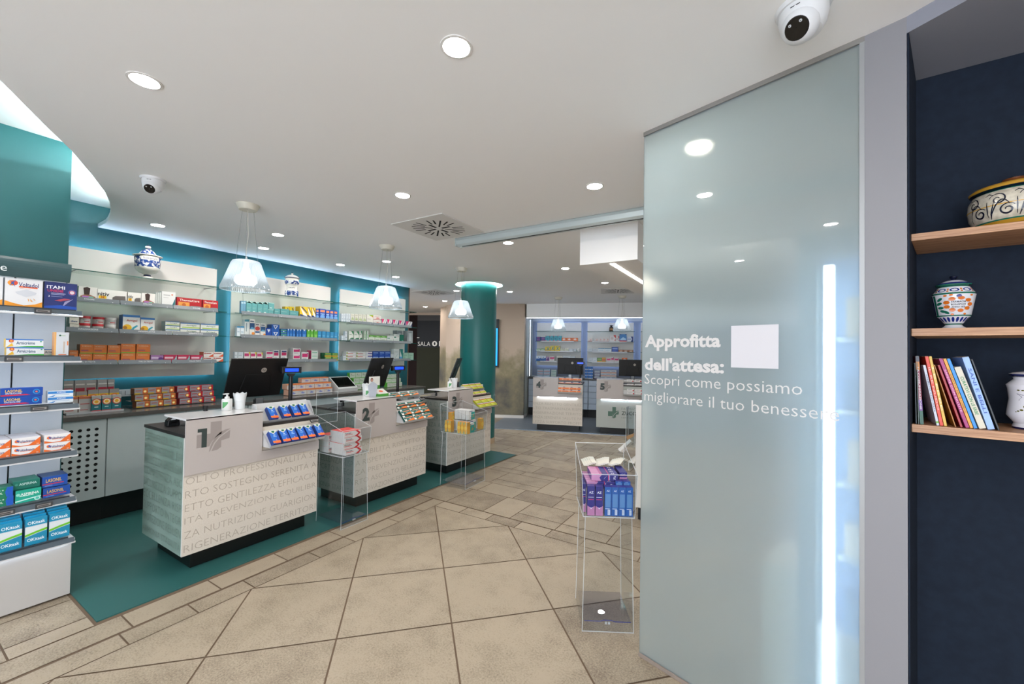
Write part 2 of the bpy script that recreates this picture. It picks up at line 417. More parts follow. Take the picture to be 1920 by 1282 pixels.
# left wall behind the shelves
m = MB(); m.box(-5.55, .0, 0, -5.39, 5.26, 3.0, TEALB); m.box(-5.55, 5.26, 0, -5.39, 5.284, CEIL, mat('6a4a36', .6)); struct(m.build('wall_left'))
m = MB(); m.box(-5.6, -3.5, 0, -3.92, .772, 3.0, TEAL); struct(m.build('wall_front_left'))
m = MB(); m.lathe([(COLR, .07), (COLR, CEIL+.22)], mat('0a6462', .4), 64, (COLX, COLY, 0)); m.lathe([(COLR+.004, 0), (COLR+.004, .09), (COLR, .09)], mat('c3a98b', .5), 64, (COLX, COLY, 0)); struct(m.build('wall_column'))
# corridor to the left rear: dark door, frosted glass door, beige piers
pier = [(-7.09, 8.04), (-6.62, 7.80), (-6.56, 7.66), (-6.05, 7.53), (-5.6, 7.74), (-4.68, 8.20), (-4.90, 8.84), (-5.2, 9.6), (-7.4, 9.6)]
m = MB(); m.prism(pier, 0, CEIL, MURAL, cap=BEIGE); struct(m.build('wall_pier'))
m = MB(); m.prism([(p[0], p[1]) for p in [(-5.6, 7.728), (-4.667, 8.188), (-4.90, 8.85), (-4.915, 8.84), (-4.69, 8.20), (-5.6, 7.74)]], 0, .07, mat('d8d2ca', .4)); struct(m.build('baseboard_rear'))
def dirw(p, q): d = Vector((q[0]-p[0], q[1]-p[1], 0)); return d.normalized()
dA = Vector((-9.9, 8.25)); dB = Vector((-8.62, 8.78)); dC = Vector((-7.9, 9.08))
def wallseg(m, p, q, z0, z1, th, mt):
    d = Vector((q[0]-p[0], q[1]-p[1])).normalized(); n = Vector((-d.y, d.x))*th
    m.prism([(p[0], p[1]), (q[0], q[1]), (q[0]+n.x, q[1]+n.y), (p[0]+n.x, p[1]+n.y)], z0, z1, mt)
m = MB(); wallseg(m, dA, dB, 0, 2.56, .1, mat('1e0e0b', .7, 0, 0, .2)); struct(m.build('door_1'))
m = MB(); wallseg(m, dA, (-6.9, 9.5), 2.56, CEIL, .1, BEIGE); wallseg(m, (-10, 5.2), dA, 0, CEIL, .1, BEIGE); struct(m.build('wall_corridor'))
door = empty('door_2'); struct(door)
m = MB(); wallseg(m, dB, (-6.9, 9.5), .0, 1.62, .03, mat('35362a', .8, 0, 0, .2)); wallseg(m, dB, (-6.9, 9.5), 1.62, 2.40, .03, mat('060607', .5, 0, 0, .3)); wallseg(m, dB, (-6.9, 9.5), 2.40, 2.56, .04, mat('2a231c', .5)); m.build('door_leaf', door)
d = dirw(dB, (-6.9, 9.5)); n = Vector((d.y, -d.x, 0))
m = MB(); o = Vector((-8.62, 8.78, 1.66)) + n*.012
m.text('SALA', o+d*.03, d, (0, 0, 1), w=.38, h=.13, mt=mat('e8e4dc', .5)); m.text('01', o+d*.46, d, (0, 0, 1), w=.26, h=.15, mt=mat('f0ece4', .5), bold=.03)
q = o+Vector((0, 0, .23)); m.flat([(0, 0), (.07, 0), (.07, .018), (0, .018)], q, d, (0, 0, 1), mat('e8e4dc', .5)); m.build('lettering', door)

# rear wall: fascia with light line over a niche
m = MB(); m.prism([tuple(R(-1.72, 9.3)[:2]), tuple(R(4.2, 9.3)[:2]), tuple(R(4.2, 9.6)[:2]), tuple(R(-1.72, 9.6)[:2])], 2.315, CEIL, CEILM); struct(m.build('wall_rear_fascia'))
m = MB(); m.prism([tuple(R(-1.9, 10.23)[:2]), tuple(R(4.2, 10.23)[:2]), tuple(R(4.2, 10.4)[:2]), tuple(R(-1.9, 10.4)[:2])], 0, 2.6, mat('b4bcc8', .5)); 
struct(m.build('wall_rear')); m = MB()
m.prism([tuple(R(-1.9, 9.4)[:2]), tuple(R(-1.75, 9.4)[:2]), tuple(R(-1.75, 10.225)[:2]), tuple(R(-1.9, 10.225)[:2])], 0, 2.5, mat('a7a79c', .5))
struct(m.build('wall_rear_return'))
m = MB(); m.prism([tuple(R(-1.72, 9.31)[:2]), tuple(R(4.2, 9.31)[:2]), tuple(R(4.2, 9.335)[:2]), tuple(R(-1.72, 9.335)[:2])], 2.303, 2.3151, mat('e2ecff', .5, 0, 4))
m.prism([tuple(R(-1.70, 9.9)[:2]), tuple(R(4.2, 9.9)[:2]), tuple(R(4.2, 9.93)[:2]), tuple(R(-1.70, 9.93)[:2])], 2.36, 2.38, mat('cfe0ff', .5, 0, 3))
m.prism([tuple(R(-1.715, 9.75)[:2]), tuple(R(-1.70, 9.75)[:2]), tuple(R(-1.70, 9.77)[:2]), tuple(R(-1.715, 9.77)[:2])], .95, 2.30, mat('cfe4ff', .5, 0, 1.6)); struct(m.build('trim_5'))
# dropped box under the ceiling with a light line
m = MB(); m.prism([(-1.415, 3.47), (-.90, 3.47), (-.90, 3.9), (1.6, 3.9), (1.6, 5.4), (-1.415, 5.4)], 2.30, CEIL, CEILM); struct(m.build('ceiling_soffit'))
m = MB(); m.box(-1.155, 3.53, 2.296, -1.115, 5.2, 2.302, mat('fff6ee', .5, 0, 9)); struct(m.build('trim_6'))
# walls that close the place on the right and the rear right
m = MB(); m.box(2.6, 1.0, 0, 2.75, 12.5, CEIL, CEILM); struct(m.build('wall_right'))
m = MB(); m.box(-10.1, 12.4, 0, 2.75, 12.5, CEIL, CEILM); struct(m.build('wall_back'))
m = MB(); m.box(-10.1, -3.5, 0, -10, 12.5, 2.95, CEILM); struct(m.build('wall_far_left'))
m = MB(); m.box(1.9, -3.5, 0, 2.0, 1.0, CEIL, CEILM); m.box(1.9, .95, 0, 2.75, 1.0, CEIL, CEILM); struct(m.build('wall_front_right'))
m = MB(); m.box(-3.92, -3.5, 0, -2.1, -3.4, 2.95, CEILM); struct(m.build('wall_front'))

# ------------------------------------------------------------------ frosted glass partition
gl = empty('window_1'); struct(gl)
m = MB()
def gbox(m, u0, u1, o0, o1, z0, z1, mt):
    m.prism([tuple(Gp(u0, o0)[:2]), tuple(Gp(u1, o0)[:2]), tuple(Gp(u1, o1)[:2]), tuple(Gp(u0, o1)[:2])], z0, z1, mt)
gbox(m, 0, .848, 0, .01, .018, 2.612, FROST); m.build('glass_pane', gl)
m = MB(); gbox(m, -.001, .862, -.006, .016, 0.001, .018, mat('9c8f86', .4, .3)); gbox(m, -.001, .862, -.006, .016, 2.612, CEIL, mat('8f8c88', .4, .3)); gbox(m, .848, .862, -.006, .016, .018, 2.612, mat('a3a5a6', .35, .3)); m.build('window_frame', gl)
m = MB(); TG = mat('c9c6c4', .4)
for s, z, wd, bd, hh in (('Approfitta', 1.541, .365, .035, .058), ("dell'attesa:", 1.427, .380, .035, .058), ('Scopri come possiamo', 1.356, .664, -.006, .052), ('migliorare il tuo benessere', 1.272, .776, -.006, .052)):
    m.text(s, Gp(.016, -.0012, z), GE, (0, 0, 1), w=wd, h=hh, mt=TG, bold=bd)
m.build('lettering', gl)
m = MB(); m.flat([(.424, 1.452), (.601, 1.452), (.601, 1.629), (.424, 1.629)], Gp(0, -.0012), GE, (0, 0, 1), mat('c9c7cb', .45)); m.build('square_sticker', gl)
# white pier at the right end of the glass
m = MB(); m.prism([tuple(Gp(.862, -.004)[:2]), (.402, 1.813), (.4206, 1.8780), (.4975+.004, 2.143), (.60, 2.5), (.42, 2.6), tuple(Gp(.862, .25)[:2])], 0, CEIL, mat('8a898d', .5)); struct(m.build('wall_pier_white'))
# blue-lit display behind the frosted glass
unit = thing('display_case', 'blurred dark display case with bright vertical light tube behind the frosted glass', 'display case')
m = MB(); GG = mat('5d6a66', .5)
gbox(m, .64, .70, .11, .24, 0.01, 2.0, GG); gbox(m, .70, .858, .11, .24, 1.90, 2.0, GG); gbox(m, .70, .858, .225, .24, 0.01, 1.9, mat('7fa6d8', .5)); gbox(m, .70, .858, .13, .22, .01, .45, mat('d4dde6', .5)); m.build('case_body', unit)
m = MB(); gbox(m, .722, .752, .115, .14, .02, 1.86, mat('d4e6ff', .5, 0, 5)); m.build('light_tube', unit)
m = MB()
for z in (.72, 1.0, 1.28, 1.56): gbox(m, .76, .857, .15, .222, z, z+.02, mat('c8d8ea', .4))
m.build('shelf', unit)
for k, (u, z, ww, h, c) in enumerate(((.78, .742, .07, .12, 'e8e6e0'), (.79, 1.022, .06, .16, 'e6ddd0'), (.77, 1.302, .08, .11, '5c86b8'), (.785, 1.582, .06, .15, 'd8cdb8'), (.775, .452, .075, .14, '6f97c4'))):
    m = MB(); gbox(m, u, u+ww, .155, .215, z, z+h, mat(c, .5)); tag(m.build('carton'), '%s blurred carton behind the frosted glass, %s from the bottom' % (('cream', 'beige', 'blue', 'tan', 'light blue')[k], ('second', 'third', 'fourth', 'fifth', 'first')[k]), 'box', 'cartons behind the glass')
m = MB(); gbox(m, .50, .63, .15, .45, 0.01, .62, mat('dcdad4', .5)); tag(m.build('low_cabinet'), 'low pale cabinet blurred behind the frosted glass, left of the light tube', 'cabinet')

# ------------------------------------------------------------------ navy shelf niche on the right
F0 = Vector((.4256, 1.8825, 0)); B0 = Vector((.4975, 2.143, 0)); FD = Vector((.994, -.108, 0)); BD = Vector((.9988, -.05, 0))
P0 = Vector((.402, 1.813, 0))
m = MB()
be = B0+BD*1.2; be2 = be+Vector((0, .1, 0))
m.prism([tuple(B0[:2]), tuple(be[:2]), tuple(be2[:2]), (B0.x, B0.y+.1)], 0, 2.6, NAVY); struct(m.build('wall_niche_back'))
m = MB(); m.prism([(P0.x+.0015, P0.y+.001), (P0.x+.0055, P0.y-.001), (B0.x+.004, B0.y), (B0.x, B0.y)], 0, 2.6, NAVY); struct(m.build('wall_niche_side'))
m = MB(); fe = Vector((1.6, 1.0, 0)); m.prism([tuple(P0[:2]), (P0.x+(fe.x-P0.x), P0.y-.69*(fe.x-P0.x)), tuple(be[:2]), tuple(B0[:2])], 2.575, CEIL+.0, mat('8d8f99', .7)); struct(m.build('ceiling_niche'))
for k, (zt, th, nm) in enumerate(((1.922, .023, 'topmost'), (1.602, .025, 'middle'), (1.281, .026, 'lowest'))):
    m = MB(); L_ = 1.1
    m.prism([(0, 0), (L_, 0), (L_, .26), (.045, .262)], -th, 0, OAK); o = m.build('wooden_shelf', loc=(F0.x+.002, F0.y, zt), rz=math.atan2(FD.y, FD.x), bevel=.0015)
    tag(o, '%s oak shelf in the navy niche beside the glass' % nm, 'shelf', None)
# ================================================================== LIGHT FITTINGS
DM = mat('fffaf4', .5, 0, DOWN_E)
def downlight():
    m = MB(); m.lathe([(.060, 0), (.060, -.003), (.050, -.004), (.047, .000)], WHITE_G, 40); ring = m
    e = MB(); e.disc((0, 0, -.0022), .0475, DM, 36, up=False)
    return ring, e
dls = [(-.974, 1.166, 'large round downlight at the top centre above the open floor'), (-2.243, .647, 'large round downlight on the left near the curved ceiling edge'),
 (-2.236, 2.103, 'downlight directly before the square vent, open floor row'), (-.971, 2.626, 'downlight between the square vent and the glass partition'),
 (-4.783, 1.506, 'downlight over the lidded bowl at the wall, leftmost'), (-4.095, 2.229, 'downlight behind the first pendant lamp, nearer the camera'),
 (-4.783, 2.448, 'downlight behind the first pendant lamp, nearer the wall'), (-4.775, 3.423, 'downlight midway between first and second pendant near the wall'),
 (-4.065, 3.578, 'downlight seen between the cables of the second pendant'), (-4.788, 4.397, 'downlight just right of the second pendant cables'),
 (-2.239, 3.558, 'downlight just under the long roller screen housing'), (-2.242, 4.995, 'downlight left of the dropped ceiling box'),
 (-2.14, 6.292, 'downlight under the far end of the dropped ceiling box'), (-4.0, 6.436, 'downlight just right of the teal column ring'),
 (-4.84, 5.92, 'downlight left of the third pendant, near the column ring'), (-6.045, 6.991, 'downlight in the corridor nearer the teal column'), (-7.3, 7.7, 'downlight in the corridor nearer the dark door'),
 (-.30, 2.40, 'downlight blurred behind the top of the frosted glass'),
 (.433, 4.338, None), (-.97, -.3, None), (-2.24, -.85, None), (-.97, -1.75, None), (.45, -.9, None), (.9, .3, None), (.4, 5.9, None), (.98, 2.9, None), (-.9, 6.9, None), (-4.8, -1.2, None), (1.6, 7.4, None), (1.0, 4.6, None)]  # unlabelled entries are out of view, added to light the room and glass
ring, disc = downlight(); rme = ring.mesh('trim_ring'); dme = disc.mesh('diffuser')
for k, (x, y, lb) in enumerate(dls):
    t = empty('downlight', (x, y, CEIL)); t['category'] = 'downlight'; t['group'] = 'recessed ceiling downlights'
    tag(t, lb or ['round recessed downlight added out of view to light the room', 'round recessed downlight added out of view as extra light'][k % 2]+' '+['one', 'two', 'three', 'four', 'five', 'six', 'seven', 'eight', 'nine', 'ten', 'eleven', 'twelve'][k-18], 'downlight', 'recessed ceiling downlights')
    if k == 17: t.scale = (1.1, 1.1, 1)
    for nm, me in (('trim_ring', rme), ('diffuser', dme)):
        o = bpy.data.objects.new(nm, me); COL.objects.link(o); o.parent = t

def pendant(x, y, label):
    t = thing('pendant_lamp', label, 'pendant lamp', (x, y, CEIL), 0, 'ribbed glass pendant lamps')
    m = MB(); m.lathe([(.001, -.045), (.060, -.044), (.064, -.040), (.081, -.004), (.081, 0), (.001, 0)], mat('d9d5c6', .5), 40); m.build('canopy', t)
    zb = -.672; m = MB()
    pr = [(.167, zb), (.1655, zb+.02), (.160, zb+.035), (.150, zb+.06), (.1, zb+.208), (.090, zb+.225), (.070, zb+.232)]
    b = MB(); b.lathe(pr, SHADE, 144, rib=.022); b.build('shade', t)
    m.lathe([(.1675, zb-.002), (.170, zb+.002), (.1675, zb+.006)], mat('c9d6da', .15), 64); m.build('shade_rim', t); m = MB(); m.lathe([(.070, zb+.230), (.010, zb+.232), (.004, zb+.262)], mat('dfe3e4', .3), 32); m.build('top_cap', t)
    m = MB()
    for a in (90, 210, 330):
        m.tube([(.045*cos(radians(a)), .045*sin(radians(a)), -.043), (.085*cos(radians(a)), .085*sin(radians(a)), zb+.225)], .0011, mat('8b8b88', .4), 5)
    m.tube([(0, 0, -.044), (.004, .001, -.15), (.012, .004, -.24), (-.006, .003, -.33), (-.004, 0, -.42), (0, 0, zb+.25)], .0022, mat('cfcabc', .5), 6); m.build('cable', t)
    m = MB(); m.lathe([(.001, zb+.040), (.060, zb+.043), (.078, zb+.065), (.070, zb+.105), (.035, zb+.125), (.02, zb+.18), (.012, zb+.23), (.001, zb+.231)], mat('f2f8ff', .5, 0, BULB_E), 28); m.build('bulb', t)
    return t
pendant(-3.46, 1.645, 'ribbed glass pendant over counter one, nearest and largest')
pendant(-3.465, 3.05, 'ribbed glass pendant over counter two, middle of the left row')
pendant(-3.48, 4.355, 'ribbed glass pendant over counter three, in front of the teal column')
l4 = R(-.88, 8.27); l5 = R(.363, 8.2)
pendant(l4.x, l4.y, 'small looking glass pendant above the far counter four')
pendant(l5.x, l5.y, 'small looking glass pendant above the far counter five')

def vent(x, y, rz, label):
    t = thing('ceiling_vent', label, 'air vent', (x, y, CEIL), rz, 'square swirl air vents')
    m = MB(); m.box(-.298, -.298, -.008, .298, .298, 0, mat('d9d7d3', .6)); m.build('face_plate', t, bevel=.002)
    m = MB(); BK = mat('060607', .8)
    for k in range(24):
        a = 2*pi*k/24; r0, r1 = (.055, .24) if k % 3 == 0 else (.13, .235)
        if k % 6 == 0: r0, r1 = .035, .13
        dx, dy = cos(a), sin(a); px, py = -dy, dx; wd = .0075
        if k % 6 == 0: wd = .013
        m.flat([(r0, -wd), (r1, -wd), (r1, wd), (r0, wd)], (0, 0, -.0086), (dx, dy, 0), (-px, -py, 0), BK)
    m.build('slots', t)
vent(-2.53, 2.825, 0, 'square swirl vent in the ceiling left of the roller screen')
vent(-5.38, 5.90, 0, 'square swirl vent in the corridor ceiling beside the teal wall')
vv = R(.42, 7.83); vent(vv.x-.05, vv.y-.35, TH, 'square swirl vent above the far pendant lamps')

def camera_dome(x, y, aim, label, s=1.0):
    t = thing('security_camera', label, 'security camera', (x, y, CEIL), aim)
    W = mat('dfe0e1', .35)
    m = MB(); m.lathe([(.001, -.012), (.066*s, -.013), (.070*s, -.003), (.070*s, 0), (.001, 0)], W, 48); m.build('base', t)
    m = MB(); m.lathe([(.060*s, -.012), (.061*s, -.03*s), (.056*s, -.055*s), (.045*s, -.075*s), (.001, -.078*s)], W, 48); m.build('housing', t)
    # eyeball: sphere facing +x down
    an = radians(-38); c = Vector((.020*s, 0, -.062*s)); d = Vector((cos(an), 0, sin(an)))
    e2_ = Vector((0, 1, 0)); e3 = d.cross(e2_)
    A = lambda px, py, pz: tuple(d*pz+e2_*px+e3*py)
    r = .047*s; m = MB(); m.lathe([(r*sin(radians(q)), r*cos(radians(q))) for q in range(38, 181, 8)], W, 40, tuple(c), axis=A); m.build('eyeball', t)
    m = MB(); m.lathe([(.001, .040*s), (.028*s, .0395*s), (.030*s, .036*s)], mat('050506', .1), 36, tuple(c), axis=A)
    for q in (-.011, .011): 
        m.lathe([(.001, .0415*s), (.0035*s, .0412*s), (.0042*s, .039*s)], mat('b9bcbe', .3), 12, tuple(c+Vector(A(q*s*1.2, (.014)*s, 0))), axis=A)
    m.build('lens', t)
    m = MB(); p = Vector((.0606*s, -.012*s, -.026*s)); m.flat([(0, 0), (.024*s, 0), (.024*s, .003*s), (0, .003*s)], p, (0, 1, 0), (0, 0, 1), mat('3a3d40', .5)); m.build('nameplate', t)
    return t
camera_dome(-3.50, 1.07, radians(-38), 'white dome camera on the left ceiling near the first pendant')
camera_dome(.108, 1.60, radians(-112), 'white dome camera with large black eye above the glass partition', 1.12)

t = thing('roller_screen', 'long pale roller screen housing fixed across the ceiling', 'roller screen')
m = MB(); pr_ = [(3.165, 2.627), (3.155, 2.60), (3.165, 2.565), (3.185, 2.548), (3.235, 2.548), (3.262, 2.562), (3.268, 2.60), (3.262, 2.629)]
m.prism(pr_, -2.60, .9, mat('b7c1c0', .35, .2), axes=lambda u, v, w_: (w_, u, v)); m.build('housing', t)
m = MB(); m.box(-2.55, 3.19, 2.5455, .9, 3.202, 2.5479, mat('101010', .6)); m.build('slot', t)
m = MB(); m.box(-2.618, 3.16, 2.55, -2.60, 3.265, 2.63, mat('a9b3b2', .4)); m.build('end_cap', t, bevel=.004)

# portrait screen on the beige pier
t = thing('wall_screen', 'tall wall screen glowing blue, mostly hidden behind the teal column', 'screen')
pa = Vector((-5.6, 7.74, 0)); pb = Vector((-4.68, 8.20, 0)); dd = (pb-pa).normalized(); nn = Vector((dd.y, -dd.x, 0))
def wbox(m, s0, s1, o0, o1, z0, z1, mt):
    q = [pa+dd*s0+nn*o0, pa+dd*s1+nn*o0, pa+dd*s1+nn*o1, pa+dd*s0+nn*o1]; m.prism([tuple(a[:2]) for a in q][::-1], z0, z1, mt)
m = MB(); wbox(m, -.35, .44, .012, .05, 1.16, 2.27, NEARBLK); m.build('frame', t)
m = MB(); wbox(m, -.33, .412, .0505, .052, 1.20, 2.06, mat('1f8fe0', .4, 0, .9)); wbox(m, -.1, .34, .0525, .053, 1.5, 1.62, mat('9fd8ff', .4, 0, .8)); m.build('display', t)
# ceiling lettering-free sockets on the left wall
t = thing('wall_socket', 'white electrical socket plate on the teal wall between box displays', 'socket', (-5.39, 1.455, 1.045))
m = MB(); m.box(0, -.07, -.035, .008, .07, .035, mat('d8dcda', .4)); m.build('plate', t, bevel=.002)
m = MB(); m.box(.008, -.045, -.022, .010, .0, .022, mat('bfc6c6', .4)); 
for z in (-.012, 0, .012): m.disc((0, 0, 0), .0001, BLACK) if False else m.box(.010, -.026, z-.003, .0106, -.020, z+.003, BLACK)
m.box(.010, .022, -.02, .0106, .026, .02, BLACK); m.build('outlet', t)

# ================================================================== WALL SHELVING
RAILT = mat('e6e9ea', .5)
def wall_bay(y0, y1, s0, s1, g0, g1, nm, texts):
    """white back panel standing off the wall with LED strips behind it, glass shelves with price rails"""
    t = thing('shelf_panel', 'white back-lit shelf panel on the teal wall, %s' % nm, 'wall shelving')
    m = MB(); m.box(-5.345, y0, 1.20, -5.33, y1, 2.40, WALLP); m.build('back_panel', t)
    m = MB(); e = .008
    for (a0, b0, a1, b1) in ((y0+.03, 2.375, y1-.03, 2.39), (y0+.03, 1.21, y1-.03, 1.225)): m.box(-5.362, a0, b0, -5.352, a1, b1, LEDC)
    for a0, a1 in ((y0+.012, y0+.024), (y1-.024, y1-.012)): m.box(-5.362, a0, 1.24, -5.352, a1, 2.36, LEDC)
    m.box(-5.352, y0+.02, 2.4005, -5.336, y1-.02, 2.404, WHITE, top=mat('c4dcff', .5, 0, 14)); m.build('light_strip', t)
    for i, z in enumerate((2.17, 1.905, 1.64, 1.355)):
        m = MB(); xe = -5.058 if i else -5.07; m.box(-5.33, g0, z-.009, xe, g1, z-.001, GLASSD)
        m.box(xe, g0, z-.009, xe+.0015, g1, z-.001, GLEDGE); m.box(-5.33, g1, z-.009, xe, g1+.0006, z-.001, GLEDGE)
        sh = m.build('shelf', t)
        if i:
            m = MB(); n_ = 3; L_ = (s1-s0)/n_
            for k in range(n_):
                a = s0+k*L_+.003; b = s0+(k+1)*L_-.003
                m.prism([(-5.052, z-.012), (-5.040, z-.014), (-5.052, z+.024), (-5.054, z+.024)], a, b, GREYM, axes=lambda u, v, w_: (u, w_, v))
                m.box(-5.056, a, z-.016, -5.036, b, z-.010, LIPG)
                if texts and i-1 < len(texts): m.text(texts[i-1], (-5.0445, (a+b)/2, z+.0035), (0, 1, 0), (-.28, 0, 1), h=.012, mt=RAILT, anchor='c')
                for yy in ((a+.03), (b-.05)):
                    m.text('+', (-5.0395, yy, z-.0095), (0, 1, 0), (-.28, 0, 1), h=.009, mt=RAILT, bold=.03)
            m.build('price_rail', sh)
    m = MB()
    for yy in (y0+.12, y1-.12):
        for z in (2.16, 1.895, 1.63, 1.345): m.tube([(-5.33, yy, z), (-5.10, yy, z)], .004, STEEL, 6)
    m.build('bracket', t)
    return t
wall_bay(.93, 2.225, .93, 2.13, .93, 2.22, 'nearest bay with the lidded bowl on top', ('DOLORE', 'INFIAMMAZIONE', 'MAL DI TESTA'))
wall_bay(2.38, 3.672, 2.36, 3.60, 2.30, 3.67, 'middle bay with the waisted jar on top', None)
wall_bay(3.83, 5.128, 3.80, 5.00, 3.675, 5.14, 'far bay beside the corridor', None)

# base cabinets, perforated and plain doors
HOLE = mat('020202', .9)
for k in range(9):
    y0 = .645+k*.565; y1 = min(y0+.565, 5.08)
    if y1 <= .78 or y0 > 4.9: continue
    y0c = max(y0, .775)
    t = thing('base_cabinet', ['perforated pale base cabinet nearest the left gondola', 'plain pale base cabinet right beside the perforated one'][k] if k < 2 else 'plain pale base cabinet under the wall worktop, %s from left' % ORD[k+1], 'cabinet', (-4.8, y0, 0), 0, 'pale base cabinets along the left wall')
    m = MB(); m.box(-.588, y0c-y0, .215, -.02, y1-y0-.001, .885, CABW); m.build('body', t)
    m = MB(); m.box(-.02, y0c-y0+.002, .218, 0, y1-y0-.006, .885, CABW); dr = m.build('door', t, bevel=.0015)
    if k == 0:
        m = MB()
        for c in range(5):
            for r in range(11):
                yy = .27+c*.050+.03; zz = .803-r*.0495; pts = [(yy+.0125*cos(2*pi*q/16), zz+.0125*sin(2*pi*q/16)) for q in range(16)]
                m.flat(pts, (.0006, 0, 0), (0, 1, 0), (0, 0, 1), HOLE)
        m.build('perforation', dr)
    m = MB(); m.box(-.588, y0c-y0, .006, -.09, y1-y0-.001, .214, BLACK); m.build('toe_kick', t)
t = tag(MB().box(-5.388, .775, .886, -4.775, 5.08, .922, mat('57534f', .3), top=mat('5b5652', .22)).build('worktop', bevel=.002), 'dark grey worktop running along the teal wall under the shelves', 'worktop')

# ================================================================== COUNTERS
WORDS = [['OLTO PROFESSIONALITÀ SE', 'RTO SOSTEGNO SERENITÀ A', 'ETTO GENTILEZZA EFFICACIA', 'ITÀ PREVENZIONE EQUILIBR', 'ZA NUTRIZIONE GUARIGION', 'RIGENERAZIONE TERRITORI'],
 ['CURA TECNOLOGIA CO', 'STABILITÀ RISPETTO SI', 'A RISPETTO GENTILEZZA', 'ZA PREVENZIONE AFFE', 'RTO ASCOLTO BELLEZZA', 'INNOVAZIONE EFFICACIA SA'],
 ['PASSIONE SALUTE TEC', 'TEGNO BELLEZZA ARMO', 'ENZA ASCOLTO ENERGIA', 'CIA SUPPORTO CURA R', 'ENZIONE NUTRIZIONE SA', 'IBRIO RISPETTO TERRIT'],
 ['ENZA RISPETTO GENTILEZ', 'LTO TRASPARENZA RISPE', 'RIGENERAZIONE TERRITO', 'ENZA SERENITÀ SALUTE PA', 'LEZZA SUPPORTO PROFES'], []]
SIDEW = ['ESPERIENZA CURA', 'INNOVAZIONE EFF', 'BELLEZZA ENERGIA', 'COMPETENZA ASC', 'SICUREZZA SUPPO', 'ECCELLENZA RISP', 'SUPPORTO INTEGR', 'PROTEZIONE RESILIEN', 'ARMONIA STABILITÀ']
FAB = mottled('cream_fabric', 'cfc6b9', 'd8cfc3', 220, .6, 2, .05)
DROP = mat('b7afab', .35); DROPT = mat('e4e2e2', .12); SIDEG = mottled('green_side', '7b9085', '99ada3', 2.0, .06, 2, 0, .3, .7); SIDEH = mottled('grey_side', '7c807a', '969a94', 2.0, .06, 2, 0, .3, .7); WTXT = mat('b0a698', .6); WTXT2 = mat('52645a', .5)
NUMC = mat('35413f', .45); EMB = mat('988f8b', .5); KICK = mat('070707', .35)
def arc(p0, p1, p2, n=8):
    return [((1-t)**2*p0[0]+2*t*(1-t)*p1[0]+t*t*p2[0], (1-t)**2*p0[1]+2*t*(1-t)*p1[1]+t*t*p2[1]) for t in [i/n for i in range(n+1)]]
def emblem(m, o, ux, uy, w_, h_, mt):
    S = lambda ps: [(a*w_, b*h_) for a, b in ps]
    m.flat(S([(0, .62), (0, .19)] + arc((.37, .19), (.46, .46), (.72, .56), 6) + [(.72, 1), (.39, 1), (.39, .62)]), o, ux, uy, mt)
    m.flat(S([(.36, 0), (.40, .04), (.50, .28), (.64, .455), (.82, .585), (1, .70), (.85, .69), (.70, .63), (.55, .49), (.43, .29), (.38, .14)]), o, ux, uy, mt)
    m.flat(S([(.43, .02), (.60, .03), (.72, .11), (.72, .33), (.97, .375), (.99, .65), (.84, .555), (.67, .43), (.53, .26)]), o, ux, uy, mt)
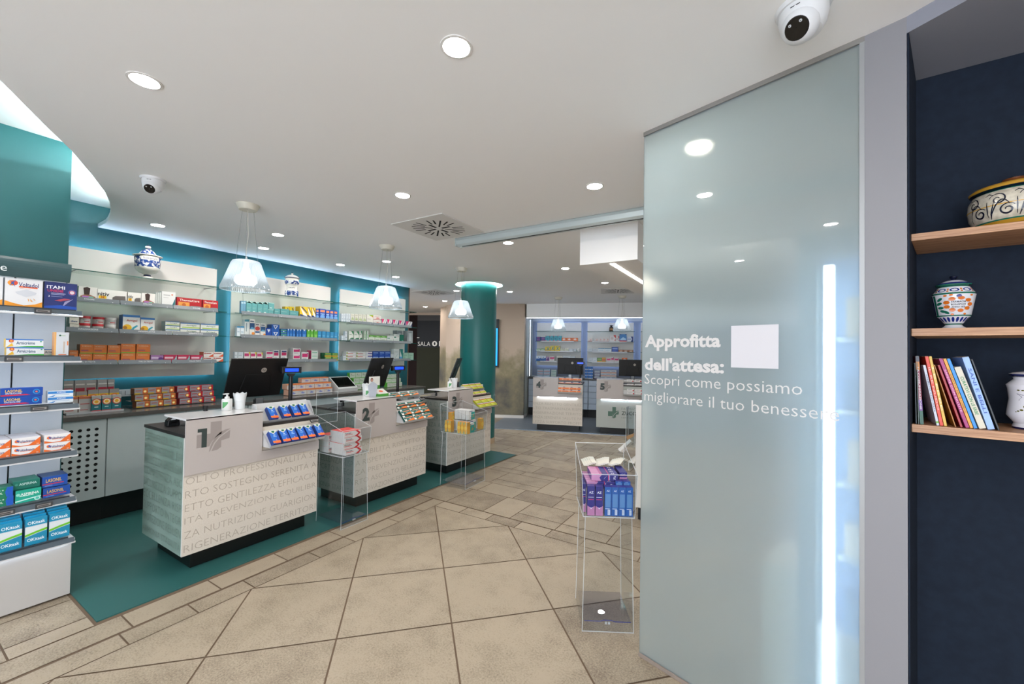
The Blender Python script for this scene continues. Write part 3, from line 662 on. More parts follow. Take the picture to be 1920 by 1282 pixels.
def counter(loc, rz, idx, label, num, L_=.955, fabric=True):
    """local: x along front (0..L), y depth (0 front .. .67), z up"""
    t = thing('service_counter', label, 'counter', loc, rz, 'numbered white service counters')
    D = .67
    m = MB(); m.box(.075, .065, .006, L_-.065, D-.06, .126, KICK); m.build('plinth', t)
    m = MB(); m.box(.006, .012, .126, L_-.006, D-.02, .905, mat('a9b4ac', .5)); m.build('body', t)
    m = MB(); m.box(0, 0, .125, L_, .011, .905, FAB if fabric else mat('aeb3ae', .5), side=mat('e4e2dc', .3)); fp = m.build('front_panel', t)
    m = MB(); rows = WORDS[idx]
    n = len(rows)
    for r, s in enumerate(rows):
        z = (.592-.0888*r) if n == 6 else (.500-.088*r)
        b0 = text_geo(s, -.014); hh = max(p[1] for p in b0[0])*.070
        m.text(s, (.012, -.0008, z), (1, 0, 0), (0, 0, 1), fit=(L_-.024, hh), mt=WTXT, bold=-.014)
    if m.f: m.build('lettering', fp)
    for sd, x0 in ((0, 0), (1, L_-.006)):
        m = MB(); SG_ = SIDEG if idx == 0 else SIDEH; m.box(x0, .011, .125, x0+.006, D, .905, SG_, side=SG_); sp = m.build('side_panel', t)
        if sd == 0:
            m = MB()
            for r, s in enumerate(SIDEW):
                m.text(s, (-.0007, D-.01, .82-.083*r), (0, -1, 0), (0, 0, 1), fit=(D-.03, .055), mt=WTXT2, bold=-.014)
            m.build('lettering', sp)
    m = MB(); m.box(-.004, .005, .905, L_+.002, D+.01, .926, mat('2f2b2a', .35), side=mat('241f1e', .4)); m.build('worktop', t)
    nx = .488
    m = MB(); m.prism([(0, .655), (L_+.002, .655), (L_+.002, .727), (nx, .727), (nx, 1.028), (0, 1.028)], -.014, -.002, DROP, axes=lambda u, v, w_: (u, w_, v)); 
    m.box(nx, -.002, .715, L_+.002, .30, .727, DROP)
    pnl = m.build('drop_panel', t, bevel=.001)
    m = MB(); m.box(-.002, -.014, 1.018, nx+.0, .33, 1.030, DROPT); m.box(nx-.012, .0, .926, nx, .33, 1.018, DROPT); m.build('raised_shelf', t, bevel=.0015)
    m = MB(); emblem(m, (.062, -.0148, .788), (1, 0, 0), (0, 0, 1), .205, .205, EMB); m.build('emblem', t)
    m = MB()
    if num == '1': m.flat([(0, .105), (.024, .105), (.024, 0), (.055, 0), (.055, .128), (0, .128)], (.066, -.0154, .826), (1, 0, 0), (0, 0, 1), NUMC)
    else: m.text(num, (.066, -.0154, .826), (1, 0, 0), (0, 0, 1), fit=(.085, .128), mt=NUMC, bold=.055)
    m.build('number', t)
    return t
# local x -> world +y ; local y(depth) -> world -x  : rotation +90
CY = (1.197, 2.527, 3.845)
cn = [counter((-3.25, CY[0], 0), pi/2, 0, 'white counter numbered one, nearest, with blue boxes on its tray', '1'),
      counter((-3.25, CY[1], 0), pi/2, 1, 'white counter numbered two, with teal and orange boxes on its tray', '2'),
      counter((-3.25, CY[2], 0), pi/2, 2, 'white counter numbered three, beside the teal column', '3', .93)]
c4 = counter(tuple(R(-1.315, 7.935)), TH, 3, 'white counter numbered four in the far room, orange boxes on tray', '4')
c5 = counter(tuple(R(-.10, 7.935)), TH, 4, 'white counter numbered five in the far room, green cross below', '5', fabric=False)
for c in (c4, c5):
    m = MB(); m.box(.09, -.0125, .6512, .955-.10, -.004, .655, mat('e4f0ff', .5, 0, 25)); m.build('light_strip', c)
m = MB(); GC = mat('4f6f60', .5); emblem(m, (.215, -.0008, .30), (1, 0, 0), (0, 0, 1), .20, .215, GC)
m.text('FARMACIA', (.46, -.0008, .465), (1, 0, 0), (0, 0, 1), h=.05, mt=mat('7b857f', .5), bold=-.012)
m.text('ZUCCA', (.46, -.0008, .375), (1, 0, 0), (0, 0, 1), h=.068, mt=mat('47534e', .5), bold=.02); m.text('S E R V I Z I', (.46, -.0008, .31), (1, 0, 0), (0, 0, 1), h=.028, mt=mat('5e6864', .5)); 
for q in range(len(m.v)):
    pass
m.build('shop_sign', c5)

def tray(loc, rz, tiers, L_, label):
    """stepped slanted display tray; local x along, y depth. tiers: list of (y_front, z_front, y_back, z_back, lip)"""
    t = empty('display_tray', loc, rz)
    W = mat('c6c6c6', .3)
    for (yf, zf, yb, zb, lip) in tiers:
        a = math.atan2(zb-zf, yb-yf)
        m = MB(); m.prism([(yf, zf), (yb, zb), (yb-.004*sin(a), zb+.004), (yf, zf+.004)][::-1], 0, L_, W, axes=lambda u, v, w_: (w_, u, v))
        m.prism([(yf, zf), (yf+.003, zf), (yf-.018, zf+lip), (yf-.021, zf+lip)], 0, L_, W, axes=lambda u, v, w_: (w_, u, v))
        m.build('tier', t)
    m = MB()
    for x in (0, L_-.003):
        pf = tiers[0]; pl = tiers[-1]
        m.prism([(pf[0], pf[1]), (pf[2], pf[1]+.0), (pl[2], pl[1]), (pl[2], pl[3]), (pl[2]-.06, pl[3]-.0), (pl[0]+.0, pl[1]+.01), (pf[2], pf[3]+.0), (pf[0]+.01, pf[1]+.02)], x, x+.003, W, axes=lambda u, v, w_: (w_, u, v))
    m.build('side', t)
    return t
ROWS = {}
ROWS['P1a'] = [('back',1.069,0.12,0.121,1),('niti',1.189,0.201,0.113,1),('niti',1.395,0.098,0.111,1),('back',1.493,0.106,0.118,1),('paleslim',1.599,0.015,0.135,1),('paleslim',1.614,0.016,0.137,1),('paleslim',1.63,0.016,0.139,1),('tealwave',1.648,0.114,0.154,1),('thermo',1.772,0.22,0.111,1),('thermo',1.998,0.147,0.112,1)]
ROWS['P1b'] = [('cremey',1.022,0.06,0.109,2),('jarred',1.085,0.077,0.127,2),('jarred',1.168,0.08,0.126,2),('jarwht',1.254,0.08,0.126,2),('arnigel',1.365,0.127,0.163,1),('arnigel',1.494,0.109,0.146,1),('arnilow',1.686,0.12,0.125,3),('arnilow',1.809,0.172,0.119,2),('arnilow',1.985,0.17,0.12,2)]
ROWS['P1c'] = [('orange',1.024,0.058,0.109,1),('orange',1.088,0.086,0.163,2),('orange',1.175,0.09,0.16,2),('orange',1.266,0.09,0.159,2),('orange',1.36,0.106,0.174,2),('orange',1.468,0.105,0.174,2),('purplelow',1.577,0.102,0.069,1),('redlow',1.68,0.111,0.073,1),('redlow',1.792,0.11,0.073,1),('redlow',1.903,0.113,0.071,1),('whitered',2.017,0.092,0.104,2),('whitered',2.111,0.098,0.105,2)]
ROWS['P2a'] = [('tealslim',2.373,0.028,0.141,1),('tealslim',2.4,0.028,0.144,1),('teal',2.43,0.062,0.146,1),('teal',2.492,0.062,0.148,1),('teal',2.554,0.061,0.15,1),('teal',2.615,0.061,0.154,1),('teal',2.678,0.067,0.158,2),('teallow',2.749,0.072,0.091,1),('teallow',2.824,0.113,0.098,1),('teallow',2.939,0.117,0.087,1),('yellowbox',2.943,0.058,0.142,1),('yellowbox',3.002,0.064,0.147,1),('yellowtall',3.07,0.103,0.152,1),('yellowtall',3.174,0.06,0.155,1),('yellowtall',3.235,0.057,0.155,1),('bluetub',3.298,0.043,0.145,1),('bluetub',3.347,0.09,0.15,1),('bluetub',3.44,0.059,0.145,1),('bluetub',3.502,0.059,0.146,1),('bluetub',3.564,0.059,0.147,1)]
ROWS['P2b'] = [('whiteblue',2.337,0.038,0.116,1),('whiteblue',2.376,0.041,0.118,1),('whiteblue2',2.417,0.052,0.197,1),('bluetop',2.471,0.06,0.206,1),('redspot',2.534,0.055,0.162,1),('bluetop',2.592,0.062,0.163,1),('blueblk',2.657,0.065,0.115,1),('bluetri',2.723,0.098,0.162,2),('greenstripe',2.833,0.076,0.114,2),('bluebottle',2.914,0.031,0.117,1),('bluebottle',2.947,0.035,0.119,1),('bluebottle',2.984,0.04,0.119,1),('bluebottle',3.033,0.035,0.118,1),('bluebottle',3.07,0.035,0.118,1),('bluebottle',3.11,0.058,0.121,1),('greenbottle',3.175,0.046,0.124,1),('greenbottle',3.223,0.049,0.124,1),('greenbottle',3.275,0.054,0.126,1),('skyblue',3.332,0.057,0.111,1),('skyblue',3.392,0.06,0.112,1),('skyblue',3.454,0.06,0.111,1),('skyblue',3.517,0.058,0.11,1),('skyblue',3.578,0.058,0.11,1)]
ROWS['P2c'] = [('palebox',2.32,0.034,0.108,1),('palebox',2.357,0.058,0.106,1),('pinktop',2.421,0.067,0.107,1),('pinktop',2.49,0.066,0.105,1),('pinktop',2.561,0.066,0.104,1),('pinkwhite',2.662,0.088,0.121,2),('navyband',2.751,0.069,0.133,1),('navyband',2.845,0.077,0.136,1),('pinkwhite',2.993,0.099,0.161,2),('pinkwhite',3.11,0.096,0.115,1),('pinkgreen',3.242,0.097,0.137,1),('greenyel',3.439,0.106,0.108,2),('greenyel',3.548,0.097,0.107,2)]
ROWS['P3a'] = [('whitegrey',3.682,0.037,0.114,1),('whitegrey',3.721,0.036,0.118,1),('whitegrey',3.76,0.036,0.121,1),('whitegrey',3.799,0.037,0.122,1),('leafbox',3.839,0.062,0.127,1),('leafbox',3.905,0.063,0.127,1),('leafbox',3.972,0.068,0.13,1),('leafbox',4.043,0.071,0.131,1),('rainbow',4.119,0.119,0.138,1),('whiteredwave',4.241,0.152,0.143,2),('pinkdiag',4.398,0.108,0.094,1),('pinkdiag',4.512,0.107,0.097,1),('pinkdiag',4.629,0.12,0.1,1),('pinkdiag',4.761,0.129,0.098,1),('pinkdiag',4.907,0.153,0.095,1)]
ROWS['P3b'] = [('whitegrey',3.694,0.027,0.068,1),('whitegrey',3.723,0.027,0.069,1),('whitegrey',3.752,0.038,0.133,1),('greenwave',3.812,0.08,0.137,1),('greenwave',3.899,0.089,0.139,1),('greenwave',3.991,0.052,0.148,1),('whitegreen',4.072,0.036,0.157,1),('whitegreen',4.112,0.049,0.157,1),('greenlow',4.168,0.11,0.096,1),('greenlow',4.281,0.11,0.096,1),('greenlow',4.394,0.117,0.098,1),('whiteteal',4.519,0.136,0.104,2),('whiteteal',4.658,0.123,0.136,2),('tealdark',4.786,0.087,0.129,1),('greytall',4.826,0.123,0.204,1),('greytall',4.953,0.127,0.206,1)]
ROWS['P3c'] = [('palebox',3.723,0.05,0.062,1),('whiteredstrip',3.774,0.167,0.128,3),('whiteredstrip',3.945,0.172,0.124,3),('whitebluestrip',4.12,0.117,0.128,3),('navylow',4.242,0.119,0.136,2),('navylow',4.365,0.109,0.137,2),('navylow',4.477,0.117,0.138,2),('palebox',4.599,0.063,0.095,1),('whitetall',4.664,0.117,0.18,1),('tealside',4.786,0.076,0.179,1),('mint',4.868,0.111,0.119,1),('mint',4.983,0.123,0.12,1)]
ROWS['R4a'] = [('navypink',-1.592,0.112,0.101,2),('navypink',-1.477,0.112,0.095,2),('tealpink',-1.364,0.096,0.128,1),('tealpink',-1.265,0.091,0.129,1),('tealpink',-1.17,0.097,0.129,1),('tealpink',-1.07,0.101,0.13,1),('orangewhite',-0.965,0.109,0.082,1),('orangewhite',-0.852,0.135,0.083,1),('orangewhite',-0.712,0.135,0.084,1)]
ROWS['R4b'] = [('greenlow',-1.583,0.107,0.052,1),('greenlow',-1.473,0.103,0.054,1),('yellowx',-1.367,0.127,0.109,1),('yellowx',-1.237,0.107,0.13,1),('yellowx',-1.127,0.121,0.131,1),('leafbox',-0.997,0.097,0.076,1),('leafbox',-0.897,0.1,0.082,1),('palebox',-0.793,0.1,0.062,1),('palebox',-0.685,0.071,0.064,1),('whiteteal',-0.609,0.074,0.073,1)]
ROWS['R4c'] = [('bluehalf',-1.584,0.118,0.123,1),('bluehalf',-1.462,0.119,0.128,1),('purplelow',-1.339,0.078,0.104,1),('pinkwhite',-1.258,0.127,0.118,1),('leafbox',-1.067,0.129,0.131,1),('palebox',-0.935,0.189,0.137,1),('palebox',-0.743,0.108,0.124,1)]
ROWS['R5a'] = [('whiteredwave',-0.338,0.107,0.087,1),('whiteredwave',-0.193,0.109,0.088,1),('whiteredwave',-0.081,0.066,0.102,1),('whiteredwave',-0.012,0.085,0.102,1),('whiteredwave',0.076,0.078,0.103,1),('redcorner',0.161,0.145,0.15,1),('redcorner',0.309,0.073,0.123,1),('skyred',0.389,0.161,0.178,1),('navycorner',0.56,0.138,0.121,1)]
ROWS['R5b'] = [('palebox',-0.33,0.101,0.077,1),('palebox',-0.221,0.116,0.075,1),('whiteblue',-0.1,0.15,0.083,1),('whiteblue',0.053,0.15,0.082,1),('navylow',0.213,0.149,0.118,1),('brownlow',0.37,0.098,0.051,1),('brownlow',0.473,0.108,0.048,1),('brownlow',0.584,0.12,0.049,1)]
ROWS['R5c'] = [('whitegrey',-0.332,0.106,0.1,1),('whitegrey',-0.223,0.098,0.102,1),('greenyel',-0.121,0.108,0.1,1),('goldband',-0.01,0.088,0.108,1),('pinkwhite',0.09,0.107,0.104,1),('pinkwhite',0.2,0.069,0.125,1),('pinkwhite',0.272,0.108,0.11,1),('orangewhite',0.448,0.12,0.11,1),('palebox',0.576,0.142,0.087,1)]
# ================================================================== PRODUCTS
# kind: (wording, shape, front, side, top, decals) ; decals in 0..1 of the front face
# r x0 y0 x1 y1 col | c cx cy r(of height) col | p [(x,y)..] col | t text cx cy w h col
K = {
'back': ('white pack with a bare back photo', 'box', 'ece8e2', 'd8d4cc', 'f0ede8', [('p', [(.02, 0), (.1, .3), (.3, .42), (.62, .42), (.9, .3), (.98, 0)], 'a06a4c'), ('r', .2, .12, .75, .32, 'c07ad0'), ('r', .55, .14, .8, .3, '7ad0a8'), ('p', [(.3, .42), (.25, .9), (.45, .99), (.62, .9), (.58, .42)], '3a2620')]),
'niti': ('white pack with a yellow price spot', 'box', 'efece6', 'd8d4cc', 'f4f2ee', [('t', 'nitiv', .2, .62, .38, .3, '2a2a2c'), ('r', .04, .26, .3, .48, 'f2c21c'), ('t', '3€', .17, .37, .14, .16, 'c0241c'), ('p', [(.5, .0), (.5, .4), (.6, .55), (.95, .6), (.98, 0)], '6a6460')]),
'paleslim': ('thin pale grey carton on edge', 'box', 'c9cdc8', 'b4bab6', 'd0d4d0', []),
'tealwave': ('white carton with a dark teal wave', 'box', 'e8e8e6', 'd0d0ce', 'f0f0ee', [('p', [(.5, 0), (.8, .2), (.98, .6), (.98, 0)], '1d6e74'), ('r', .12, .75, .6, .8, 'a8a8a8'), ('c', .75, .82, .05, 'e07a50'), ('r', .12, .6, .5, .62, 'b8b8b8')]),
'thermo': ('red heat patch pack', 'box', 'b8222a', '8a1820', 'c83038', [('t', 'ThermaCare', .5, .78, .8, .2, 'f4ece4'), ('r', .06, .08, .5, .6, 'e8a04a'), ('c', .28, .34, .16, 'c86a30'), ('r', .55, .08, .95, .3, '8f8f92')]),
'cremey': ('small cream carton', 'box', 'ddd6c8', 'c6c0b4', 'e4dfd4', [('t', 'tilene', .5, .4, .7, .3, '2a4a80')]),
'jarred': ('round tub with a red lid', 'jar', 'c8c2be', 'b81f28', 'b81f28', []),
'jarwht': ('round tub with a white lid', 'jar', 'c8c4c0', 'd6d4d0', 'd6d4d0', []),
'arnigel': ('tall white gel carton with yellow flower', 'box', 'e6e6e2', '2f6fb0', '3a78b8', [('r', 0, .87, 1, 1, '3a78b8'), ('t', 'Arnigel', .52, .66, .62, .17, 'b8432c'), ('c', .14, .25, .2, 'e8b422'), ('c', .14, .25, .09, 'a8701c'), ('p', [(.45, .12), (.6, .3), (.8, .42), (.9, .38), (.66, .2), (.6, .02)], '3aa0b4')]),
'arnilow': ('low white and lime gel carton', 'box', 'e4e6dc', 'c8ccc0', 'dfe2d8', [('r', 0, .84, 1, 1, '3a78b8'), ('r', .08, .1, 1, .26, 'a8c83a'), ('t', 'Arnigel', .55, .55, .5, .26, '4a7a5a')]),
'orange': ('orange painkiller carton', 'box', 'd9742c', 'a85622', 'c86a2a', [('t', 'MOMENDOL', .5, .8, .72, .15, 'f2c8a4'), ('r', .06, .56, .7, .6, 'e89c64'), ('r', .08, .3, .62, .37, '8a3f78'), ('r', 0, 0, 1, .10, '86b83a')]),
'purplelow': ('low lilac carton', 'box', 'a070a4', '7c5084', 'b088b4', [('r', .05, .5, .6, .75, 'd8c4dc'), ('c', .85, .4, .3, '5c2e7c')]),
'redlow': ('low crimson carton', 'box', 'b82a50', '8c1c3c', 'c84468', [('r', .06, .48, .7, .72, 'ecc8d0'), ('p', [(.72, .1), (.95, .9), (.98, .4)], '88c0c0')]),
'whitered': ('low white carton with orange swoosh', 'box', 'e6e2dc', 'c87050', 'e8e4e0', [('p', [(.0, .05), (.5, .0), (1, .6), (1, 0), (0, 0)], 'd8562c'), ('r', .25, .62, .8, .8, '9a3a30'), ('c', .14, .7, .14, 'b83030')]),
'tealslim': ('slim steel blue carton', 'box', '6a9cb4', '4e7c94', '84b0c2', [('r', .1, .8, .9, .9, 'c0d8e0')]),
'teal': ('sea green carton with white label spot', 'box', '5fa0a0', '4a8488', '84b8b4', [('r', .2, .12, .6, .24, 'dce8e4'), ('p', [(.0, .9), (.5, 1), (1, .85), (1, .99), (0, .99)], 'a8ccc4'), ('r', .12, .5, .8, .53, '84b4b0'), ('r', .12, .42, .7, .45, '84b4b0')]),
'teallow': ('low sea green carton', 'box', '5c9c9c', '46807f', '84b4b0', [('r', .3, .1, .55, .26, 'c8dcd8'), ('r', .1, .6, .7, .68, '90bcb8')]),
'yellowbox': ('yellow carton with dark slash', 'box', 'd8b420', 'a88a1c', 'e0c040', [('p', [(.5, .9), (.7, .9), (1, .3), (1, .1)], '283a6c'), ('r', .1, .6, .5, .68, 'f0e4a0')]),
'yellowtall': ('yellow and white carton with navy stripe', 'box', 'e0bc28', 'a88a1c', 'e6c850', [('p', [(.05, .95), (1, .3), (1, .0), (.6, .1)], 'ecebe4'), ('p', [(.0, .28), (.1, .35), (1, .18), (1, .06), (.1, .12)], '24366c'), ('p', [(.2, .95), (.35, .98), (1, .55), (1, .45)], '24366c')]),
'bluetub': ('royal blue carton with orange patch', 'box', '2450a8', '1a3a7c', '3460b4', [('r', .12, .7, .88, .9, 'e0885c'), ('c', .5, .28, .22, '6ea0d8'), ('r', .15, .5, .85, .58, 'a8c0e0')]),
'whiteblue': ('pale blue and white carton', 'box', 'd4dee2', 'b0bec4', 'dce4e8', [('r', 0, .84, 1, 1, '4a90b8'), ('r', .15, .4, .8, .48, '98b4c4')]),
'whiteblue2': ('tall white carton with teal cap band', 'box', 'd2d8d6', 'b0b8b8', '3f8494', [('r', 0, .88, 1, 1, '3f8494'), ('r', .3, .3, .5, .8, '8298a0'), ('r', 0, 0, 1, .08, '3c9c78')]),
'bluetop': ('white carton with navy upper band', 'box', 'd8d6d0', 'b4b4b0', 'e0deda', [('r', .05, .42, .95, .78, '24507c'), ('p', [(.05, .42), (.4, .56), (.95, .5), (.95, .42)], '5c98b8'), ('r', .1, .84, .8, .92, '5a6a78'), ('c', .8, .2, .08, 'e08a3c')]),
'redspot': ('white carton with red round mark', 'box', 'dcdad6', 'b8b6b2', 'e2e0dc', [('c', .55, .62, .19, 'b84038'), ('r', .05, .3, .95, .42, '30507c'), ('r', .1, .86, .8, .94, '5a5a60')]),
'blueblk': ('deep blue carton with white corner', 'box', '1f4aa0', '16356e', '2c5ab0', [('p', [(.2, .85), (.8, .85), (.5, .5)], 'd4dae0'), ('r', .1, .1, .9, .2, '5c88c8')]),
'bluetri': ('blue carton with white triangle mark', 'box', '2058a8', '163c74', '3870b8', [('p', [(.5, .25), (.8, .85), (.2, .85)], 'e0e4e6'), ('p', [(.5, .42), (.66, .78), (.34, .78)], '2058a8')]),
'greenstripe': ('blue carton with green stripes', 'box', '285ca0', '1c4478', '3c74b0', [('r', 0, .62, 1, .78, '5cac5c'), ('r', 0, .1, 1, .24, '5cac5c'), ('c', .5, .45, .12, 'd8dce0')]),
'bluebottle': ('bright blue slim carton with white tip', 'box', '2468b4', '1a4a84', '3c7cc0', [('p', [(.2, 1), (.8, 1), (.5, .8)], 'e0e6ea'), ('r', .2, .15, .8, .5, '4c88c8')]),
'greenbottle': ('leaf green slim carton with white tip', 'box', '5ca83c', '3c7c28', '74b854', [('p', [(.2, 1), (.8, 1), (.5, .8)], 'e6ece0'), ('r', .2, .15, .8, .5, '86c060')]),
'skyblue': ('sky blue square carton', 'box', '3c90c0', '2c6c94', '5ca8cc', [('r', .1, .4, .7, .5, '78b4d4'), ('r', .8, 0, 1, 1, '2c78a8')]),
'palebox': ('plain pale grey carton', 'box', 'c4ccd0', 'a8b2b8', 'ccd2d6', [('r', .1, .6, .7, .7, 'a0acb4'), ('r', .1, .3, .5, .36, 'b0b8c0')]),
'pinktop': ('white carton with magenta wave and yellow corner', 'box', 'dcd6d4', 'b8b4b4', 'e0dcda', [('r', .05, .55, .8, .85, 'c0366c'), ('p', [(.7, 1), (1, 1), (1, .6)], 'd8c02c'), ('r', .05, .0, .9, .14, 'b83038')]),
'pinkwhite': ('white carton with magenta panel', 'box', 'd6d2d0', 'b0aeae', 'dcd8d6', [('r', .1, .42, .92, .80, 'c4306c'), ('r', .15, .2, .7, .26, '8a8a90'), ('c', .85, .84, .07, '6a2a70')]),
'navyband': ('white carton with navy and crimson bands', 'box', 'd4d2d0', 'aeacac', 'dad8d6', [('r', .1, .8, .9, .94, '34406c'), ('r', .1, .5, .9, .78, 'b82c5c'), ('r', .15, .3, .7, .36, '9a9aa0')]),
'pinkgreen': ('white carton with mint lines, pink side', 'box', 'cfd8d0', 'b03060', 'd4dcd4', [('r', .1, .75, .9, .85, '90c0a8'), ('r', .1, .4, .9, .48, '90c0a8'), ('r', .1, .15, .8, .2, '90c0a8')]),
'greenyel': ('green and yellow low carton', 'box', '1f7a4a', '155c36', '2c8a58', [('r', 0, .0, 1, .3, 'd8a82c'), ('r', .1, .6, .9, .78, 'c8c84c')]),
'whitegrey': ('slim white carton with grey print', 'box', 'ccd4da', 'a8b4bc', 'd4dade', [('r', .2, .3, .8, .38, '8ca0b0'), ('r', .2, .7, .7, .75, '98a8b4')]),
'leafbox': ('white carton with green leaf print', 'box', 'd6d4c8', 'b4b4a8', 'dcdad0', [('p', [(.2, .3), (.45, .75), (.5, .35)], '8aa858'), ('p', [(.5, .3), (.8, .6), (.85, .3)], '9cb46c'), ('r', .15, .82, .8, .88, 'a8a890')]),
'rainbow': ('white carton with rainbow edge', 'box', 'dcdad0', 'b8b8ac', 'dcdad0', [('p', [(.3, 1), (1, 1), (1, .78), (.5, .9)], '8cb82c'), ('p', [(.6, .92), (1, .84), (1, .72)], 'd87a28'), ('r', .1, .5, .6, .56, 'a8a8a0')]),
'whiteredwave': ('white carton with red wave', 'box', 'd8d2cc', 'b0a8a4', 'dcd8d4', [('p', [(.3, .3), (.5, .5), (.9, .42), (.6, .3)], 'c04438'), ('r', 0, 0, 1, .12, 'a84838'), ('r', .2, .68, .8, .76, 'b8a8a0')]),
'pinkdiag': ('white and hot pink diagonal carton', 'box', 'dcd8d8', '2c2c6c', 'd8d4d4', [('p', [(.0, 1), (.5, 1), (.15, .2)], 'd0286c'), ('p', [(.4, .1), (.7, .95), (.8, .95), (.5, .1)], '8c8890'), ('p', [(.72, 0), (1, .8), (1, 0)], '28285c')]),
'greenwave': ('white carton with dark green curve', 'box', 'd4d8d0', 'a8b0a4', 'd8dcd4', [('p', [(0, 0), (.4, .3), (1, .35), (1, 0)], '2f7c50'), ('p', [(.5, 1), (1, .6), (1, 1)], '3c8c5c'), ('r', .1, .6, .6, .68, '8aa090')]),
'whitegreen': ('tall slim white and green carton', 'box', 'd6dcd4', 'a8b0a4', '3c8c4c', [('r', .0, .0, .25, 1, '3c8c4c'), ('r', .4, .3, .8, .7, 'a8b8a8')]),
'greenlow': ('low carton with bright green top band', 'box', 'd2d8cc', 'a4aca0', '5ca03c', [('r', 0, .68, 1, 1, '5ca03c'), ('t', 'Puntura', .5, .82, .5, .16, 'e8f0e0'), ('r', .1, .3, .7, .4, 'a8b4a0')]),
'whiteteal': ('white carton with bottle green flap', 'box', 'd4d8d4', 'acb2ae', 'd8dcd8', [('r', .05, .1, .4, .35, '2c7c64'), ('r', .3, .6, .9, .68, 'a0b0a8'), ('c', .75, .35, .1, 'c05048')]),
'tealdark': ('bottle green carton', 'box', '1d6c58', '144c3e', '2c7c68', [('r', .5, .1, .9, .3, '7ab8a4')]),
'greytall': ('tall silver grey carton', 'box', 'a8aeb0', '7e8486', 'b4babc', [('r', .3, .1, .7, .8, 'c8cecf'), ('r', .1, .85, .9, .92, '8a9092')]),
'whiteredstrip': ('long white carton with red strip', 'box', 'd6d6d4', 'b0b0b0', 'dadad8', [('r', .05, .25, .7, .45, 'b85048'), ('c', .08, .5, .3, '8aa04c'), ('r', .4, .62, .95, .76, 'b0b4b8')]),
'whitebluestrip': ('white carton with blue and red strip', 'box', 'd2d6da', 'acb0b4', 'd8dcde', [('r', .3, .2, 1, .5, '2c50a0'), ('r', .3, .5, 1, .6, 'b84040')]),
'navylow': ('cobalt blue low carton', 'box', '1d48a0', '14347a', '3058b0', [('r', .1, .55, .9, .75, '90acd8'), ('r', .1, .2, .6, .3, '5878b8')]),
'whitetall': ('tall white carton with fine lines', 'box', 'd0d6d4', 'a8b0ae', 'd6dad8', [('r', .2, .7, .8, .74, '90a8a4'), ('p', [(.2, .2), (.8, .6), (.8, .55), (.25, .15)], 'a0b8b4')]),
'tealside': ('white and teal carton with blue foot', 'box', '2f8880', '1d6460', '4a9c94', [('p', [(0, 1), (.8, .2), (0, 0)], 'd0d8d6'), ('r', 0, 0, .8, .3, '5aa0d0')]),
'mint': ('mint green carton', 'box', 'a0c4b0', '7ca48e', 'acd0bc', [('r', .1, .6, .8, .7, '7ca890'), ('c', .3, .35, .15, '88b09a')]),
'navypink': ('navy carton with pink panel', 'box', '1c3c7c', '142c5c', '2c4c8c', [('r', .2, .3, .85, .65, 'c05c94')]),
'tealpink': ('turquoise carton with pink corner', 'box', '2f9cac', '227884', '40acb8', [('p', [(0, 0), (.6, .0), (0, .2)], 'd04c84'), ('p', [(.2, .7), (.5, .2), (.8, .5)], '1c6c8c'), ('r', 0, .9, .3, 1, 'c83c6c')]),
'orangewhite': ('orange carton with white oval', 'box', 'e07030', 'b05420', 'e88448', [('c', .5, .55, .28, 'ecd8cc'), ('r', .2, .5, .8, .62, 'ecd8cc')]),
'yellowx': ('yellow carton with crossed print', 'box', 'd8b820', 'a88c1c', 'e0c440', [('p', [(.2, .2), (.8, .9), (.95, .9), (.4, .2)], '2c6c9c'), ('p', [(.2, .9), (.35, .9), (.9, .2), (.7, .2)], '3c8c5c')]),
'bluehalf': ('white carton with blue lower half', 'box', 'ccd4dc', 'a4b0bc', 'd2d8e0', [('p', [(0, 0), (0, .45), (.6, .5), (1, .6), (1, 0)], '1c58a0'), ('c', .5, .7, .1, '3c78b8')]),
'redcorner': ('large white carton with red corner', 'box', 'dcd4d0', 'b4aca8', 'e0dad6', [('p', [(.6, 1), (1, 1), (1, .5)], 'cc2c28'), ('p', [(.9, .4), (1, .2), (.75, .1)], 'cc2c28'), ('c', .4, .5, .22, 'c8b8b4')]),
'skyred': ('sky blue carton with red foot', 'box', '4484c0', '2c6498', '24508c', [('r', 0, 0, 1, .14, 'd03c34'), ('p', [(.1, .3), (.5, .6), (.9, .4), (.9, .2), (.1, .2)], 'a8cce4'), ('r', 0, .9, .2, 1, '1c3c7c'), ('r', .8, .9, 1, 1, '1c3c7c')]),
'navycorner': ('white carton with navy corners', 'box', 'd0d4dc', 'a8acb8', 'd4d8e0', [('p', [(.6, 1), (1, 1), (1, 0), (.6, 0), (.85, .5)], '243c7c'), ('r', .1, .42, .7, .56, '7088b8')]),
'brownlow': ('low copper brown carton', 'box', 'a06c4c', '7c5038', 'b07c5c', [('r', .3, .2, .8, .7, 'd8c4b0')]),
'goldband': ('gold carton with red band', 'box', 'c89c3c', '9c782c', 'd0a84c', [('r', 0, .35, 1, .6, 'b8503c')]),
# worktop and counter stock
'grredL': ('grey carton with dark red block', 'box', '8f8c8a', '6c6a68', '98958f', [('r', .08, .12, .92, .52, '9c2038'), ('r', .1, .7, .9, .78, 'c8c4c0')]),
'yelcircle': ('yellow carton with orange sun mark', 'box', '8c8a88', '6c6a40', 'b08c28', [('r', 0, 0, 1, .72, 'd8a820'), ('c', .5, .42, .28, 'c8402c'), ('c', .5, .42, .2, 'f0e0b0'), ('c', .5, .42, .12, 'e8a820')]),
'whtorange': ('grey white carton with orange top', 'box', 'b8b4b0', 'b86040', 'c87c50', [('r', 0, .85, 1, 1, 'c86c48'), ('r', .1, .5, .8, .55, 'b84038'), ('r', .1, .12, .7, .16, 'b84038')]),
